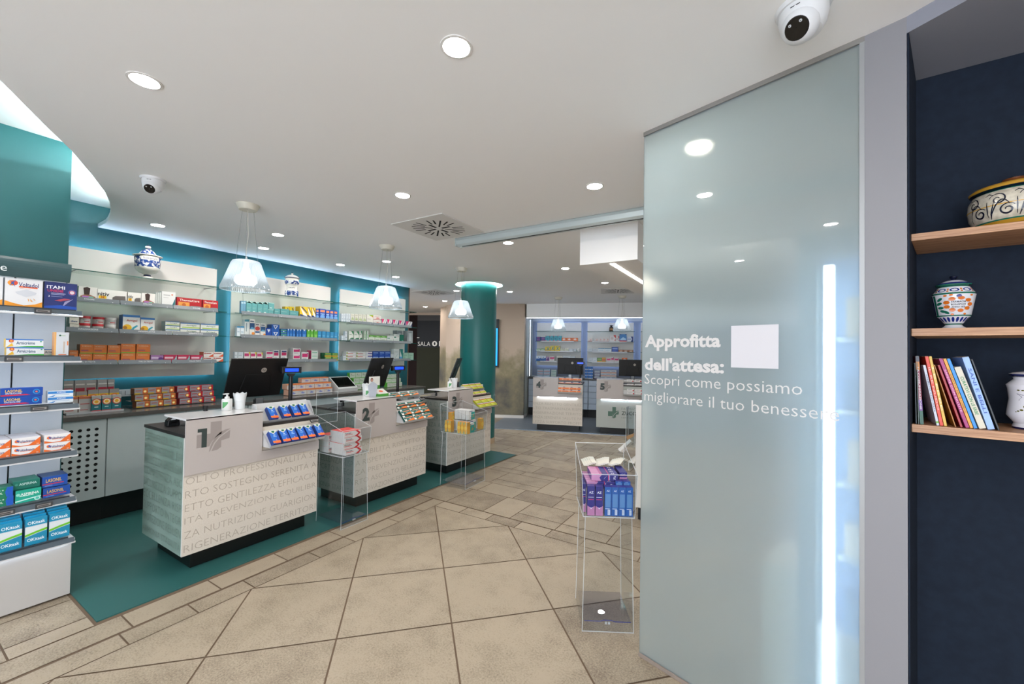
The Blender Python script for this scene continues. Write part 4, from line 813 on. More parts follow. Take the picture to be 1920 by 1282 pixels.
'tealcircle': ('teal carton with sun mark', 'box', '1c7078', '145058', 'b8b4b0', [('r', 0, .78, 1, 1, 'aaa8a4'), ('c', .5, .62, .22, 'c8402c'), ('c', .5, .62, .17, 'f0e0b0'), ('c', .5, .62, .1, 'e8a820'), ('r', 0, 0, 1, .07, 'b8343c'), ('r', .3, .25, .7, .3, 'd8e4e4')]),
'greysun': ('silver carton with yellow foot and sun mark', 'box', '8f9094', 'a85a2c', 'c07840', [('r', .6, .0, 1, 1, 'c06c30'), ('r', 0, 0, .45, .2, 'c8a828'), ('c', .78, .45, .34, 'b8402c'), ('c', .78, .45, .24, 'ecc860'), ('c', .78, .45, .12, 'fff0c0'), ('r', .08, .55, .5, .68, 'a84840')]),
'greysunred': ('silver carton with red end and sun mark', 'box', '8c8d92', 'a02030', 'b02c34', [('r', .82, 0, 1, 1, 'b01c28'), ('c', .74, .45, .34, 'b01c28'), ('c', .74, .45, .24, 'ecc860'), ('c', .74, .45, .12, 'fff0c0'), ('r', .06, .1, .5, .2, 'a83840'), ('r', .08, .55, .5, .68, 'a83840')]),
'whtorgtop': ('white carton with orange top band', 'box', 'c4c2be', 'd0a088', 'd07840', [('r', 0, .8, 1, 1, 'd87c44'), ('p', [(.3, .3), (.5, .6), (.8, .35), (.6, .2)], '7c88c0'), ('r', .1, .6, .5, .66, '8c8c90')]),
'grnwht': ('white carton with bright green side', 'box', 'c2c8be', '58a83c', '6cb850', [('r', .2, .5, .8, .56, '8c9c88'), ('c', .3, .7, .09, '7c8c78'), ('r', 0, 0, 1, .06, '58a83c')]),
'blueorange': ('blue lozenge carton with orange foot', 'box', '1f6ccc', '173c8c', 'd8dcd4', [('p', [(1, .2), (1, .9), (.55, .2)], '1a4cb0'), ('p', [(0, 1), (0, .92), (.5, .72), (1, .92), (1, 1)], 'd8dcd0'), ('p', [(.3, .87), (.5, .79), (.7, .87), (.66, .96), (.34, .96)], '1f6c48'), ('r', 0, .05, 1, .2, 'e87428'), ('r', .3, .0, 1, .05, 'd04848'), ('c', .55, .25, .035, 'e8a090'), ('r', .3, .5, .75, .54, '9cc4ec'), ('r', .38, .6, .62, .66, 'b8d4f0')]),
'tealorange': ('bottle green carton with orange foot', 'box', '14645c', '0f4c48', '1c7068', [('r', 0, 0, .22, 1, 'e4e6e2'), ('c', .12, .5, .2, '14645c'), ('p', [(.25, .52), (.95, .62), (.95, .74), (.25, .66)], 'e8906c'), ('p', [(.22, 0), (1, 0), (1, .42), (.85, .4)], 'ec7c24'), ('r', .4, .85, .6, .92, '9cc8a8'), ('p', [(.4, .3), (.7, .34), (.66, .42)], 'd8e0dc')]),
'limered': ('lime yellow carton with red stripe', 'box', 'c8cc3c', 'a8aa30', 'dcdcd0', [('r', 0, .66, 1, .8, 'c0443c'), ('r', 0, .8, 1, 1, 'dcdcd0'), ('r', .1, .3, .4, .42, 'e0e480'), ('r', .6, .2, .9, .36, 'a4b030')]),
'orangeamb': ('orange and white carton with navy badge', 'box', 'e2804c', 'b8602c', 'd8d6d4', [('r', 0, .72, 1, 1, 'd4d2d4'), ('r', .66, .78, .92, .98, '2c3c80'), ('c', .5, .35, .22, 'ecb090')]),
'whtredend': ('white carton with red end blocks', 'box', 'd8d6d4', 'b8b4b0', 'dcdad8', [('r', .82, .15, 1, .6, 'b82c34'), ('r', .15, .6, .7, .7, '5c6470'), ('r', .15, .3, .5, .36, 'a0a0a4')]),
'redtop': ('white tablet carton with red top and chevron', 'box', 'd6d2ce', 'ccc8c4', 'e03c34', [('t', 'Ferrum', .24, .7, .34, .26, '4c4c54'), ('r', .06, .42, .5, .52, 'd04844'), ('p', [(.6, .0), (.85, .5), (.65, 1), (.8, 1), (.98, .5), (.8, 0)], 'c02c34'), ('r', .06, .12, .7, .16, 'd08884')]),
'sunflower': ('amber carton with round yellow print', 'box', 'dca43c', 'c89438', 'e89428', [('p', [(0, 0), (.3, 0), (0, .3)], '9cb890'), ('p', [(1, 1), (.7, 1), (1, .7)], '9cb890'), ('p', [(0, 1), (.3, 1), (0, .7)], '9cb890'), ('p', [(1, 0), (.7, 0), (1, .3)], '9cb890'), ('c', .5, .5, .3, 'e89c28'), ('c', .5, .5, .2, 'e8c050')]),
'whtturq': ('white and turquoise carton', 'box', 'd8d8d6', 'c4c6c4', 'dcdcda', [('r', .4, .0, 1, .8, '2c9c94'), ('p', [(.62, .2), (.9, .3), (.8, .6)], 'b08c48'), ('r', .1, .85, .6, .92, '3c5c8c'), ('c', .35, .2, .07, 'c83c6c')]),
'azup': ('upright navy to pink toothpaste carton', 'box', '2a2878', '1c1c5c', '2a2878', [('p', [(0, 0), (1, 0), (1, .34), (.5, .24), (0, .34)], 'b87aa4'), ('t', 'AZ', .5, .79, .6, .075, 'e8e8f0'), ('r', .1, .62, .85, .635, 'c8c8e0'), ('r', .1, .54, .85, .56, 'd03c6c'), ('p', [(.25, .3), (.5, .22), (.75, .3), (.55, .27), (.45, .27)], 'd8d0ec')]),
'azback': ('upright blue backed toothpaste carton', 'box', '1f5aa4', '1b2a74', '2c2c84', [('t', 'AZ', .5, .87, .42, .06, 'd8e0f0'), ('r', .12, .3, .85, .76, '5a88bc'), ('r', .1, .24, .75, .26, 'd0dcec'), ('r', .45, .04, .8, .22, 'd8dce4'), ('r', .5, .05, .53, .21, '1f5aa4'), ('r', .6, .05, .62, .21, '1f5aa4'), ('r', .7, .05, .72, .21, '1f5aa4')]),
'azlong': ('toothpaste carton lying crosswise', 'box', '2a2878', '5c3c84', '5a4a9c', [('p', [(0, 0), (.36, 0), (.3, .5), (.4, 1), (0, 1)], 'c88cb4'), ('r', .62, 0, .645, 1, 'd03c6c'), ('r', .66, .1, .68, .9, 'c8c8e0'), ('t', 'AZ', .86, .5, .09, .5, 'e8e8f0'), ('p', [(.45, .2), (.58, .8), (.5, .5)], 'd8d0ec')]),
# gondola stock
'voltadol': ('big white plaster pack with orange foot', 'box', 'e2e2e4', 'c8c8cc', 'e6e6e8', [('t', 'Voltadol', .62, .80, .54, .15, '2c3470'), ('r', .36, .69, .86, .745, 'e0602c'), ('r', .38, .655, .68, .667, 'd8a090'), ('c', .17, .83, .095, 'e8942c'), ('c', .235, .84, .085, 'd84c2c'), ('p', [(.1, .95), (.18, .86), (.28, .95), (.22, .84), (.26, .7), (.19, .8), (.12, .71), (.17, .84)], '1c5ca8'), ('p', [(0, 0), (1, 0), (1, .22), (.8, .12), (.5, .06), (.2, .13), (0, .2)], 'ec9a2c'), ('p', [(.26, .52), (.56, .64), (.84, .54), (.8, .46), (.56, .36), (.32, .45)], 'cdd0d6'), ('p', [(.6, .32), (.64, .26), (.62, .2)], 'e8a040'), ('p', [(.66, .32), (.74, .2), (.68, .22)], 'e8a040'), ('p', [(.74, .34), (.82, .26), (.78, .27)], 'e8a040')]),
'itami': ('deep blue plaster pack with red flash', 'box', '22306c', '141c44', '2c3c7c', [('t', 'ITAMI', .34, .81, .55, .12, 'e8e8f0'), ('t', 'UNIDIE', .33, .68, .48, .09, 'd0305c'), ('r', .2, .58, .64, .60, 'a8b0d0'), ('r', .2, .54, .6, .56, 'a8b0d0'), ('t', '2', .14, .47, .05, .06, 'e8e8f0'), ('r', .2, .46, .54, .48, '8890b8'), ('c', .84, .66, .11, '4c5c9c'), ('c', .84, .66, .085, 'a83c5c'), ('c', .84, .66, .06, 'd8c8d0'), ('p', [(.3, .32), (.6, .42), (.8, .4), (.5, .3)], 'b04858'), ('p', [(.55, .1), (.62, .3), (.88, .42), (.75, .3)], '9894b8'), ('p', [(0, 0), (1, 0), (1, .12), (.5, .16), (0, .1)], '2050b0')]),
'arnicreme': ('long white tube carton with green swoosh', 'box', 'dfe2e4', 'd8b040', 'e2e6e8', [('r', 0, .86, 1, 1, '2c70c0'), ('t', 'Arnicrème', .52, .52, .5, .38, '3c5c7c'), ('c', .14, .74, .2, 'c83830'), ('c', .14, .74, .12, 'e8a040'), ('p', [(.02, 0), (.16, .5), (.2, .1)], 'e8b83c'), ('p', [(.2, .02), (.6, .14), (1, .16), (1, 0)], '3ca83c'), ('c', .93, .74, .09, '3c9c8c')]),
'gelenergi': ('tall silver white carton with orange edge', 'box', 'ccd0d4', 'd8a068', 'd8d8d8', [('r', 0, 0, .12, 1, 'e0a860'), ('r', .88, .44, .96, .62, 'e8803c'), ('r', .62, .1, .72, .6, 'c0b0a0'), ('c', .38, .86, .035, '2c5c4c'), ('r', .46, .84, .75, .87, 'a8c0a0'), ('r', .3, .02, .85, .05, 'e0702c')]),
'lasonil': ('long blue gel carton with red line', 'box', '1648a0', '0f2c68', '1c50a8', [('t', 'LASONIL', .3, .66, .4, .32, 'ecc050'), ('t', 'ANTIDOLORE', .29, .38, .38, .16, 'dfe4ec'), ('p', [(.0, .08), (.7, .12), (.6, .26), (.0, .22)], 'c82c44'), ('c', .84, .5, .3, '2c8cc8'), ('c', .84, .5, .2, '1648a0'), ('c', .84, .5, .1, 'e0704c')]),
'momen': ('white and blue low carton', 'box', 'dce4ea', 'c4ccd4', 'b4b8c0', [('r', 0, .5, 1, .9, '2c7cc4'), ('t', 'MOMENXSIN', .52, .72, .34, .2, 'e4ecf4'), ('r', .15, .26, .85, .36, 'a0b8cc'), ('p', [(0, 0), (.3, .3), (.2, 0)], '2c7cc4')]),
'voltadv': ('white tablet carton with orange corner', 'box', 'e4e2e2', 'd8d0cc', 'c8c4c8', [('t', 'Voltadvance', .5, .56, .6, .3, '343c78'), ('c', .17, .62, .18, 'e0703c'), ('c', .2, .64, .1, '2c5ca8'), ('r', .3, .38, .72, .43, 'e08860'), ('p', [(0, .0), (0, .3), (.3, .06), (.6, .1), (1, .95), (1, 0)], 'e06a28'), ('t', '20', .9, .14, .08, .14, 'f0e0d8')]),
'aspirina': ('turquoise tablet carton', 'box', '1fa48c', '147868', '1a6c5c', [('t', 'ASPIRINA', .55, .66, .72, .2, 'eef4f2'), ('c', .1, .66, .11, '8cd4c4'), ('r', .15, .5, .7, .55, 'c8e8e0'), ('p', [(0, .2), (1, .36), (1, .3), (0, .1)], 'c0e8e0'), ('c', .85, .18, .16, 'c8ece4'), ('c', .85, .18, .11, '4cc0ac')]),
'aspdark': ('dark green tablet carton lying flat', 'box', '14685a', '105048', '1b705f', [('t', 'ASPIRINA', .55, .6, .66, .3, 'b8d4cc'), ('c', .12, .6, .14, '3c8c7c')]),
'lasblue': ('blue gel carton with yellow lettering', 'box', '1c4c9c', '0f2c68', '24406c', [('t', 'LASONIL', .45, .62, .62, .32, 'dcb048'), ('r', 0, .26, .85, .34, 'c02c3c'), ('r', .1, .12, .4, .18, '6c8cc0')]),
'panadol': ('green carton with blue wave end', 'box', '1a7a5a', '14604a', '1c6450', [('t', 'PANADOL', .36, .42, .6, .22, 'e4efe8'), ('p', [(.78, 0), (.74, .5), (.8, 1), (1, 1), (1, 0)], '1c58b8'), ('r', .1, .68, .6, .74, 'a8d0c0'), ('c', .66, .72, .06, 'd0e0d8')]),
'okitask': ('teal and white sachet carton', 'box', 'd8dee0', '1c7090', '1a7c98', [('r', 0, .72, 1, 1, '1c88ac'), ('t', 'OKitask', .5, .84, .8, .12, 'e8f0f4'), ('p', [(0, .72), (.4, .70), (1, .74), (1, .68), (.4, .62), (0, .58)], '1c88ac') if False else ('r', 0, .7, 1, .72, 'b8ccd4'), ('p', [(0, .42), (.5, .5), (1, .56), (1, .48), (.5, .42), (0, .34)], '6cc02c'), ('p', [(0, 0), (0, .32), (.5, .40), (1, .46), (1, 0)], '1c88ac'), ('t', 'OKitask', .5, .2, .8, .12, 'e8f0f4')]),
}
BOXME = {}
def pmesh(kind, w, d, h):
    k = (kind, round(w, 3), round(d, 3), round(h, 3))
    if k in BOXME: return BOXME[k]
    desc, shape, cf, cs, ct, dec = K[kind]; m = MB(); e = .0005
    if shape == 'jar':
        r = min(w, d*1.2)/2; c = (w/2, r, 0); L_ = mat(cs, .35); B_ = mat(cf, .4)
        m.lathe([(.001, 0), (r*.96, 0), (r*.97, h*.66), (r, h*.68), (r, h*.97), (r*.97, h), (.001, h)], B_, 28, c, [B_, B_, L_, L_, L_, L_])
        for z0, z1, cc, a0, a1 in ((.2, .32, 'b02830', -1.9, -.9), (.42, .5, '8a8a8a', -2.2, -1.0)):
            pts = [a0+(a1-a0)*i/6 for i in range(7)]
            for i in range(6): m.face([(c[0]+(r*.975)*cos(pts[j]), c[1]+(r*.975)*sin(pts[j]), h*z) for j, z in ((i, z0), (i+1, z0), (i+1, z1), (i, z1))], mat(cc, .5))
    else:
        m.box(0, 0, 0, w, d, h, mat(cs, .42), top=mat(ct, .4), front=mat(cf, .38), side=mat(cs, .42))
        for n, q in enumerate(dec):
            y = -e*(1+n*.35)
            if q[0] == 'r': m.flat([(q[1]*w, q[2]*h), (q[3]*w, q[2]*h), (q[3]*w, q[4]*h), (q[1]*w, q[4]*h)], (0, y, 0), (1, 0, 0), (0, 0, 1), mat(q[5], .4))
            elif q[0] == 'c':
                r = q[3]*h; cx = min(max(q[1]*w, r), w-r) if 2*r < w else w/2; r = min(r, w/2); cz = min(max(q[2]*h, r), h-r)
                m.flat([(cx+r*cos(2*pi*i/14), cz+r*sin(2*pi*i/14)) for i in range(14)], (0, y, 0), (1, 0, 0), (0, 0, 1), mat(q[4], .4))
            elif q[0] == 'p':
                pp = [(a*w, b*h) for a, b in q[1]]
                ar = sum(pp[i][0]*pp[(i+1) % len(pp)][1]-pp[(i+1) % len(pp)][0]*pp[i][1] for i in range(len(pp)))
                m.flat(pp if ar > 0 else pp[::-1], (0, y, 0), (1, 0, 0), (0, 0, 1), mat(q[2], .4))
            elif q[0] == 't': m.text(q[1], ((q[2]-q[4]/2)*w, y-.0002, (q[3]-q[5]/2)*h), (1, 0, 0), (0, 0, 1), fit=(q[4]*w, q[5]*h), mt=mat(q[6], .45), bold=.015)
    if kind == 'azlong':
        for x0, x1, cc in ((0, .30, 'c88cb4'), (.30, .40, 'b0588c'), (.40, 1, '2a2878')): m.flat([(x0*w, .0005), (x1*w, .0005), (x1*w, d-.0005), (x0*w, d-.0005)], (0, 0, h+.0003), (1, 0, 0), (0, 1, 0), mat(cc, .4))
        m.flat([(.62*w, .001), (.65*w, .001), (.65*w, d-.001), (.62*w, d-.001)], (0, 0, h+.0006), (1, 0, 0), (0, 1, 0), mat('d03c6c', .4)); m.text('AZ', (.74*w, d*.25, h+.0006), (1, 0, 0), (0, 1, 0), fit=(.14*w, d*.5), mt=mat('e8e8f0', .4), bold=.02)
    BOXME[k] = m.mesh('carton' if shape == 'box' else 'tub')
    return BOXME[k]
NAMES = {'back': 'plaster_pack', 'niti': 'plaster_pack', 'thermo': 'heat_patch_pack', 'voltadol': 'plaster_pack', 'itami': 'plaster_pack', 'arnigel': 'gel_carton', 'arnilow': 'gel_carton', 'lasonil': 'gel_carton', 'lasblue': 'gel_carton', 'gelenergi': 'gel_carton', 'arnicreme': 'cream_carton', 'cremey': 'cream_carton', 'azup': 'toothpaste_carton', 'azback': 'toothpaste_carton', 'azlong': 'toothpaste_carton', 'blueorange': 'lozenge_carton', 'okitask': 'sachet_carton', 'redtop': 'tablet_carton', 'voltadv': 'tablet_carton', 'aspirina': 'tablet_carton', 'aspdark': 'tablet_carton', 'panadol': 'tablet_carton', 'orange': 'tablet_carton', 'momen': 'tablet_carton', 'sunflower': 'soap_carton', 'whtturq': 'soap_carton', 'tealorange': 'tablet_carton', 'limered': 'tablet_carton', 'orangeamb': 'tablet_carton', 'whtredend': 'tablet_carton', 'greysun': 'tablet_carton', 'greysunred': 'tablet_carton'}
def prod(kind, w, d, h, M_, label, group):
    nm_ = NAMES.get(kind, 'carton') if K[kind][1] == 'box' else 'tub'
    o = bpy.data.objects.new(nm_, pmesh(kind, w, d, h)); COL.objects.link(o); o.matrix_world = M_
    tag(o, label, nm_.replace('_', ' ') if nm_ != 'carton' else 'box', group); return o
def short(s, n):
    w_ = s.split()[:n]
    while w_ and w_[-1] in ('with', 'and', 'a', 'of', 'on', 'to', 'large', 'bright', 'dark', 'deep', 'navy', 'hot', 'white', 'green', 'red', 'orange', 'round') and len(w_) > 2: w_.pop()
    return ' '.join(w_)
def row(items, frame, where, wshort, zbase, dep=.10):
    """frame(x) -> Matrix for local x along the row; items (kind, x, w, h, layers)"""
    tot = {}
    for it in items: tot[it[0]] = tot.get(it[0], 0)+1
    cnt = {}; pe = -99
    for kind, x, w_, h, n in items:
        back = .112 if x < pe-.006 else 0
        if not back: pe = x+w_
        i = cnt.get(kind, 0); cnt[kind] = i+1; hh = h/n
        for l in range(n):
            j = 0 if n == 1 else (random.random()-.5)*.006
            M_ = frame(x+.001+j) @ Matrix.Translation((0, back+random.random()*.004, zbase+l*hh))
            pos = place(i, tot[kind]); lay = '' if n == 1 else (['lower', 'upper'][l] if n == 2 else ['bottom', 'middle', 'top'][l])
            tail = ' '.join(x for x in (pos, lay) if x)
            d_ = K[kind][0]; room = 16-len(tail.split())-len(where.split())
            lb = short(d_, room) + (', '+tail if tail else '') + ', ' + where
            prod(kind, w_-.003, min(dep, max(.03, w_*1.2)) if K[kind][1] == 'box' else dep, hh-.0008, M_, lb, '%s, %s' % (d_, wshort))
def wallframe(x): return Matrix.Translation((-5.085, x, 0)) @ Matrix.Rotation(pi/2, 4, 'Z')
def rearframe(x): return Matrix.Translation(R(x, 9.95)) @ Matrix.Rotation(TH, 4, 'Z')
BAYN = {'1': 'nearest wall bay', '2': 'middle wall bay', '3': 'far wall bay'}
for kk, zz in (('a', 1.905), ('b', 1.64), ('c', 1.355)):
    nm = {'a': 'upper shelf', 'b': 'middle shelf', 'c': 'lower shelf'}[kk]
    for b in '123':
        row(ROWS['P'+b+kk], wallframe, '%s, %s' % (nm, BAYN[b]), nm+' of the '+BAYN[b], zz)
    for b, bn in (('4', 'far room left bay'), ('5', 'far room right bay')):
        row(ROWS['R'+b+kk], rearframe, '%s, %s' % (nm, bn), nm+' of the '+bn, {'a': 1.80, 'b': 1.556, 'c': 1.313}[kk])
# rear bays: panels and shelves
def rear_bay(u0, u1, nm):
    t = thing('shelf_panel', 'white shelf panel with glass shelves in the far room niche, %s' % nm, 'wall shelving', tuple(R(0, 0)), TH)
    m = MB(); m.box(u0, 10.14, 1.20, u1, 10.155, 2.26, WALLP); m.build('back_panel', t)
    m = MB(); LR = mat('c8dcff', .5, 0, 2.5); m.box(u0+.03, 10.165, 1.21, u1-.03, 10.175, 1.23, LR); m.box(u0+.03, 10.165, 2.23, u1-.03, 10.175, 2.25, LR)
    for a in (u0+.015, u1-.025): m.box(a, 10.165, 1.24, a+.01, 10.175, 2.2, LR)
    m.build('light_strip', t)
    for i, z in enumerate((2.04, 1.80, 1.556, 1.313)):
        m = MB(); m.box(u0-.01, 9.93, z-.009, u1+.01, 10.14, z-.001, GLASSD); m.box(u0-.01, 9.929, z-.009, u1+.01, 9.93, z-.001, GLEDGE); sh = m.build('shelf', t)
        if i:
            m = MB()
            for a in (u0+.12, (u0+u1)/2-.02): m.box(a, 9.90, z-.022, a+.40, 9.925, z+.004, mat('c2c4c6', .3))
            m.build('price_rail', sh)
rear_bay(-1.60, -.51, 'left bay'); rear_bay(-.36, .72, 'right bay'); rear_bay(.88, 1.95, 'hidden bay beyond the glass')
m = MB(); m.prism([tuple(R(-1.72, 10.215)[:2]), tuple(R(4, 10.215)[:2]), tuple(R(4, 10.229)[:2]), tuple(R(-1.72, 10.229)[:2])], .95, 2.3, mat('7c88a0', .5)); struct(m.build('trim_7'))
# drawer units and worktop in the far room
for k in range(4):
    u0 = -1.735+k*.71
    t = thing('drawer_unit', 'pale drawer unit under the far room worktop, %s from left' % ORD[k+1], 'cabinet', tuple(R(u0, 9.75)), TH, 'pale drawer units in the far room')
    m = MB(); m.box(.002, .02, .20, .708, .45, .885, mat('9aa4b0', .5)); m.build('body', t)
    for r in range(5):
        m = MB(); m.box(.012, 0, .205+r*.137, .698, .019, .205+r*.137+.126, mat('b0bcca', .35)); m.build('drawer', t, bevel=.001)
    m = MB(); m.box(.002, .12, .006, .708, .45, .199, BLACK); m.build('toe_kick', t)
m = MB(); m.box(0, 0, .886, 3.6, .46, .918, mat('3c3733', .3)); o = m.build('worktop', loc=tuple(R(-1.74, 9.74)), rz=TH); tag(o, 'dark worktop along the far room niche', 'worktop')
def rstack(u0, cols, rows_, w_, h, kind, nm, v=9.84, step=.03):
    for c in range(cols):
        for r in range(rows_):
            M_ = Matrix.Translation(R(u0+c*(w_+.006), v+r*step, .92+r*h)) @ Matrix.Rotation(TH, 4, 'Z')
            prod(kind, w_, .10 if r else .10, h-.001, M_, '%s, column %s row %s up, %s' % (short(K[kind][0], 4), NUM[c+1], NUM[r+1], nm), K[kind][0]+' stacked, '+nm)
K['bluegreyst'] = ('blue grey striped carton', 'box', '8ca4b8', '6c8498', '9cb4c8', [('r', .05, .1, .95, .3, 'b86c5c'), ('r', .05, .5, .9, .6, 'c8d4dc')])
K['mintst'] = ('pale mint striped carton', 'box', 'a8b8b4', '7c9490', 'b0c0bc', [('r', .05, .2, .95, .35, '5c8c84')])
K['bluedot'] = ('blue carton with white oval', 'box', '2468b0', '1c4c88', '3478bc', [('r', 0, 0, 1, .22, 'd4dce4'), ('c', .5, .12, .12, '2468b0')])
K['purpst'] = ('grey carton with purple strip', 'box', 'a4acb4', '7c848c', 'acb4bc', [('r', 0, 0, 1, .25, '5c4c7c'), ('r', .2, .5, .8, .62, '788490')])
K['orgst'] = ('grey white carton with orange strip', 'box', 'b8bcc0', '8c9498', 'c0c4c8', [('r', 0, 0, 1, .22, 'c8784c'), ('r', .1, .5, .8, .66, '6c7c9c')])
rstack(-1.545, 2, 3, .155, .065, 'bluegreyst', 'left of far counter')
rstack(-1.205, 1, 3, .13, .062, 'mintst', 'left behind monitor')
rstack(-.40, 3, 4, .057, .068, 'bluedot', 'between far monitors')
rstack(-.175, 1, 3, .12, .062, 'purpst', 'between far monitors')
rstack(-.035, 3, 3, .115, .07, 'orgst', 'left of right monitor', step=.012)
# wall worktop stock (front plane x ~ -5.0)
def wstack(y0, x, cols, rows_, w_, h, d_, kind, nm, z0=.925, dz=None, dx=.0, gap=.004):
    for c in range(cols):
        for r in range(rows_):
            M_ = Matrix.Translation((x-r*dx, y0+c*(w_+gap)+random.uniform(-.002, .002), z0+r*(dz or h))) @ Matrix.Rotation(pi/2, 4, 'Z')
            lb = [short(K[kind][0], 6)]
            p = place(c, cols); q = '' if rows_ == 1 else ('bottom', 'middle', 'top')[r] if rows_ == 3 else ('lower', 'upper')[r]
            lb = ', '.join([s for s in (lb[0], ' '.join(t_ for t_ in (p, q) if t_), nm) if s])
            prod(kind, w_, d_, h-.001, M_, lb, '%s, %s' % (K[kind][0], nm))
NW = 'worktop behind counter one'
m = MB(); m.box(-5.20, .99, .923, -4.93, 1.35, .927, ACRYL); m.box(-4.931, .99, .923, -4.929, 1.35, .94, ACRE); m.box(-5.17, .99, 1.055, -5.0, 1.33, 1.06, ACRYL); m.box(-5.17, .99, .927, -5.165, 1.33, 1.055, ACRYL); m.box(-5.16, .99, .980, -5.05, 1.34, .984, ACRYL); tag(m.build('acrylic_riser'), 'clear stepped acrylic riser under grey and teal cartons on the wall worktop', 'display stand')
wstack(.995, -5.10, 4, 1, .068, .14, .05, 'grredL', 'back row, wall worktop', 1.062)
wstack(1.275, -5.10, 1, 1, .05, .14, .05, 'grredL', 'back row end, wall worktop', 1.062)
wstack(.993, -5.02, 2, 1, .082, .135, .04, 'whtorange', 'front row, wall worktop', .930)
wstack(1.155, -5.0, 3, 1, .062, .135, .04, 'tealcircle', 'front row, wall worktop', .930)
wstack(1.148, -5.08, 3, 1, .066, .13, .03, 'yelcircle', 'middle row, wall worktop', .985)
wstack(1.005, -5.075, 2, 1, .066, .12, .03, 'yelcircle', 'middle row left, wall worktop', .985)
m = MB()
for k in range(3): m.box(-5.16+.0, 1.42, .927+k*.06, -4.99+(-.03*k), 2.14, .930+k*.06, ACRYL); m.box(-4.99-.03*k, 1.42, .927+k*.06, -4.988-.03*k, 2.14, .935+k*.06, ACRYL)
tag(m.build('acrylic_rack'), 'stepped clear acrylic rack of silver cartons on the wall worktop', 'display stand')
wstack(1.455, -5.0, 3, 3, .100, .056, .10, 'greysun', NW, .931, .060, .03)
wstack(1.790, -5.0, 3, 3, .102, .056, .10, 'greysunred', NW, .931, .060, .03)
N2 = 'worktop behind counter two'
wstack(2.90, -5.0, 5, 2, .118, .068, .11, 'whtorgtop', N2, .927, .071, .03)
wstack(3.12, -5.09, 3, 1, .125, .062, .08, 'whtorgtop', 'third layer, worktop counter two', 1.07)
t = thing('sloped_display', 'black glass sloped display on the wall worktop behind counter two', 'display', (-5.0, 3.56, .922))
m = MB(); m.prism([(-.20, 0), (.06, 0), (.06, .05), (-.16, .20), (-.20, .20)], 0, .31, mat('b9bcbc', .3), axes=lambda u, v, w_: (u, w_, v)); m.build('housing', t, bevel=.002)
m = MB(); m.flat([(.015, .02), (.295, .02), (.295, .24), (.015, .24)], (.052, 0, .056), (0, 1, 0), (-.826, 0, .563), mat('040405', .08)); m.build('panel', t)
wstack(3.93, -5.06, 4, 2, .092, .082, .08, 'grnwht', 'left group, worktop', .925, None, .05)
wstack(3.90, -5.16, 3, 1, .1, .08, .06, 'grnwht', 'high group, worktop', 1.09)
wstack(4.52, -5.06, 3, 3, .10, .066, .08, 'grnwht', 'group beside corridor', .925, None, .03)
# ================================================================== GONDOLA
g = thing('product_gondola', 'white shelf unit at the left edge with blue-lit price rails', 'shelf unit', (-3.55, 0, 0))
Y0, Y1 = -2.9, .755
m = MB(); m.box(-.30, Y0, .012, -.005, Y1, .315, mat('b9b6b2', .4)); m.build('base_box', g, bevel=.002)
m = MB(); m.box(-.345, Y0, .0, -.31, .538, 1.98, mat('bcc3ca', .45)); m.box(-.345, .546, .0, -.31, Y1-.0, 1.98, mat('bcc3ca', .45)); m.box(-.345, .538, 0, -.33, .546, 1.98, BLACK); m.build('back_panel', g)
m = MB(); m.box(-.34, Y0, .012, -.005, Y1-.002, .34, mat('b9b6b2', .5)); 
GZ = (.350, .594, .868, 1.150, 1.432, 1.706)
TAGX = {0: (.40,), 1: (.49, .63), 2: (), 3: (.60,), 4: (.50,), 5: (.60,)}
for i, z in enumerate(GZ):
    m = MB(); m.box(-.31, Y0, z-.016, .018, Y1+.008, z-.002, mat('d9dcdf', .3)); m.box(.018, Y0, z-.030, .024, Y1+.010, z-.020, mat('e6e7e8', .3)); sh = m.build('shelf', g, bevel=.001)
    m = MB(); m.prism([(.0185, z-.019), (.030, z-.020), (.020, z+.006), (.0185, z+.006)], Y0, Y1+.004, mat('47535c', .35), axes=lambda u, v, w_: (u, w_, v)); m.box(.006, Y0, z-.002, .0184, Y1-.02, z+.012, mat('2b3138', .4))
    o_ = (.0265, Y1-.046, z-.013); emblem(m, o_, (0, 1, 0), (-.36, 0, .93), .010, .013, mat('d8dcdf', .5)); m.text('ZUCCA', (.0262, Y1-.033, z-.011), (0, 1, 0), (-.36, 0, .93), w=.03, mt=mat('cfd4d8', .5), bold=.02); m.build('price_rail', sh)
    for yy in TAGX[i]:
        m = MB(); m.box(.028, yy-.033, z-.022, .036, yy+.033, z+.005, mat('3a3d40', .4)); m.box(.0361, yy-.026, z-.014, .0366, yy+.026, z-.002, mat('8f8b88', .5)); m.box(.0367, yy-.022, z-.011, .0369, yy+.018, z-.006, mat('3a3234', .5)); m.build('price_tag', sh, bevel=.001)
    if i < 5 or True:
        m = MB(); m.box(-.004, Y0, z-.024, .006, Y1-.01, z-.0165, mat('e0edff', .5, 0, 6)); m.build('light_strip', sh)
m = MB(); pts = arc((.0, 1.879), (.04, 1.93), (.03, 1.985), 8); m.prism([(a, b) for a, b in pts] + [(a-.012, b) for a, b in pts[::-1]], Y0, .708, mat('3f5a5e', .25), axes=lambda u, v, w_: (u, w_, v))
m.build('sign_board', g); m = MB(); m.text('benessere', (.037, .463, 1.903), (0, 1, 0), (0, 0, 1), h=.042, mt=mat('dfe6e6', .5), anchor='r'); m.build('sign_lettering', g)
def gframe(x): return Matrix.Translation((-3.56, x, 0)) @ Matrix.Rotation(pi/2, 4, 'Z')
def grow(items, zb, where, dep=.12, deep=1):
    row(items, gframe, where, where, zb, dep)
LG = 'of the left gondola'
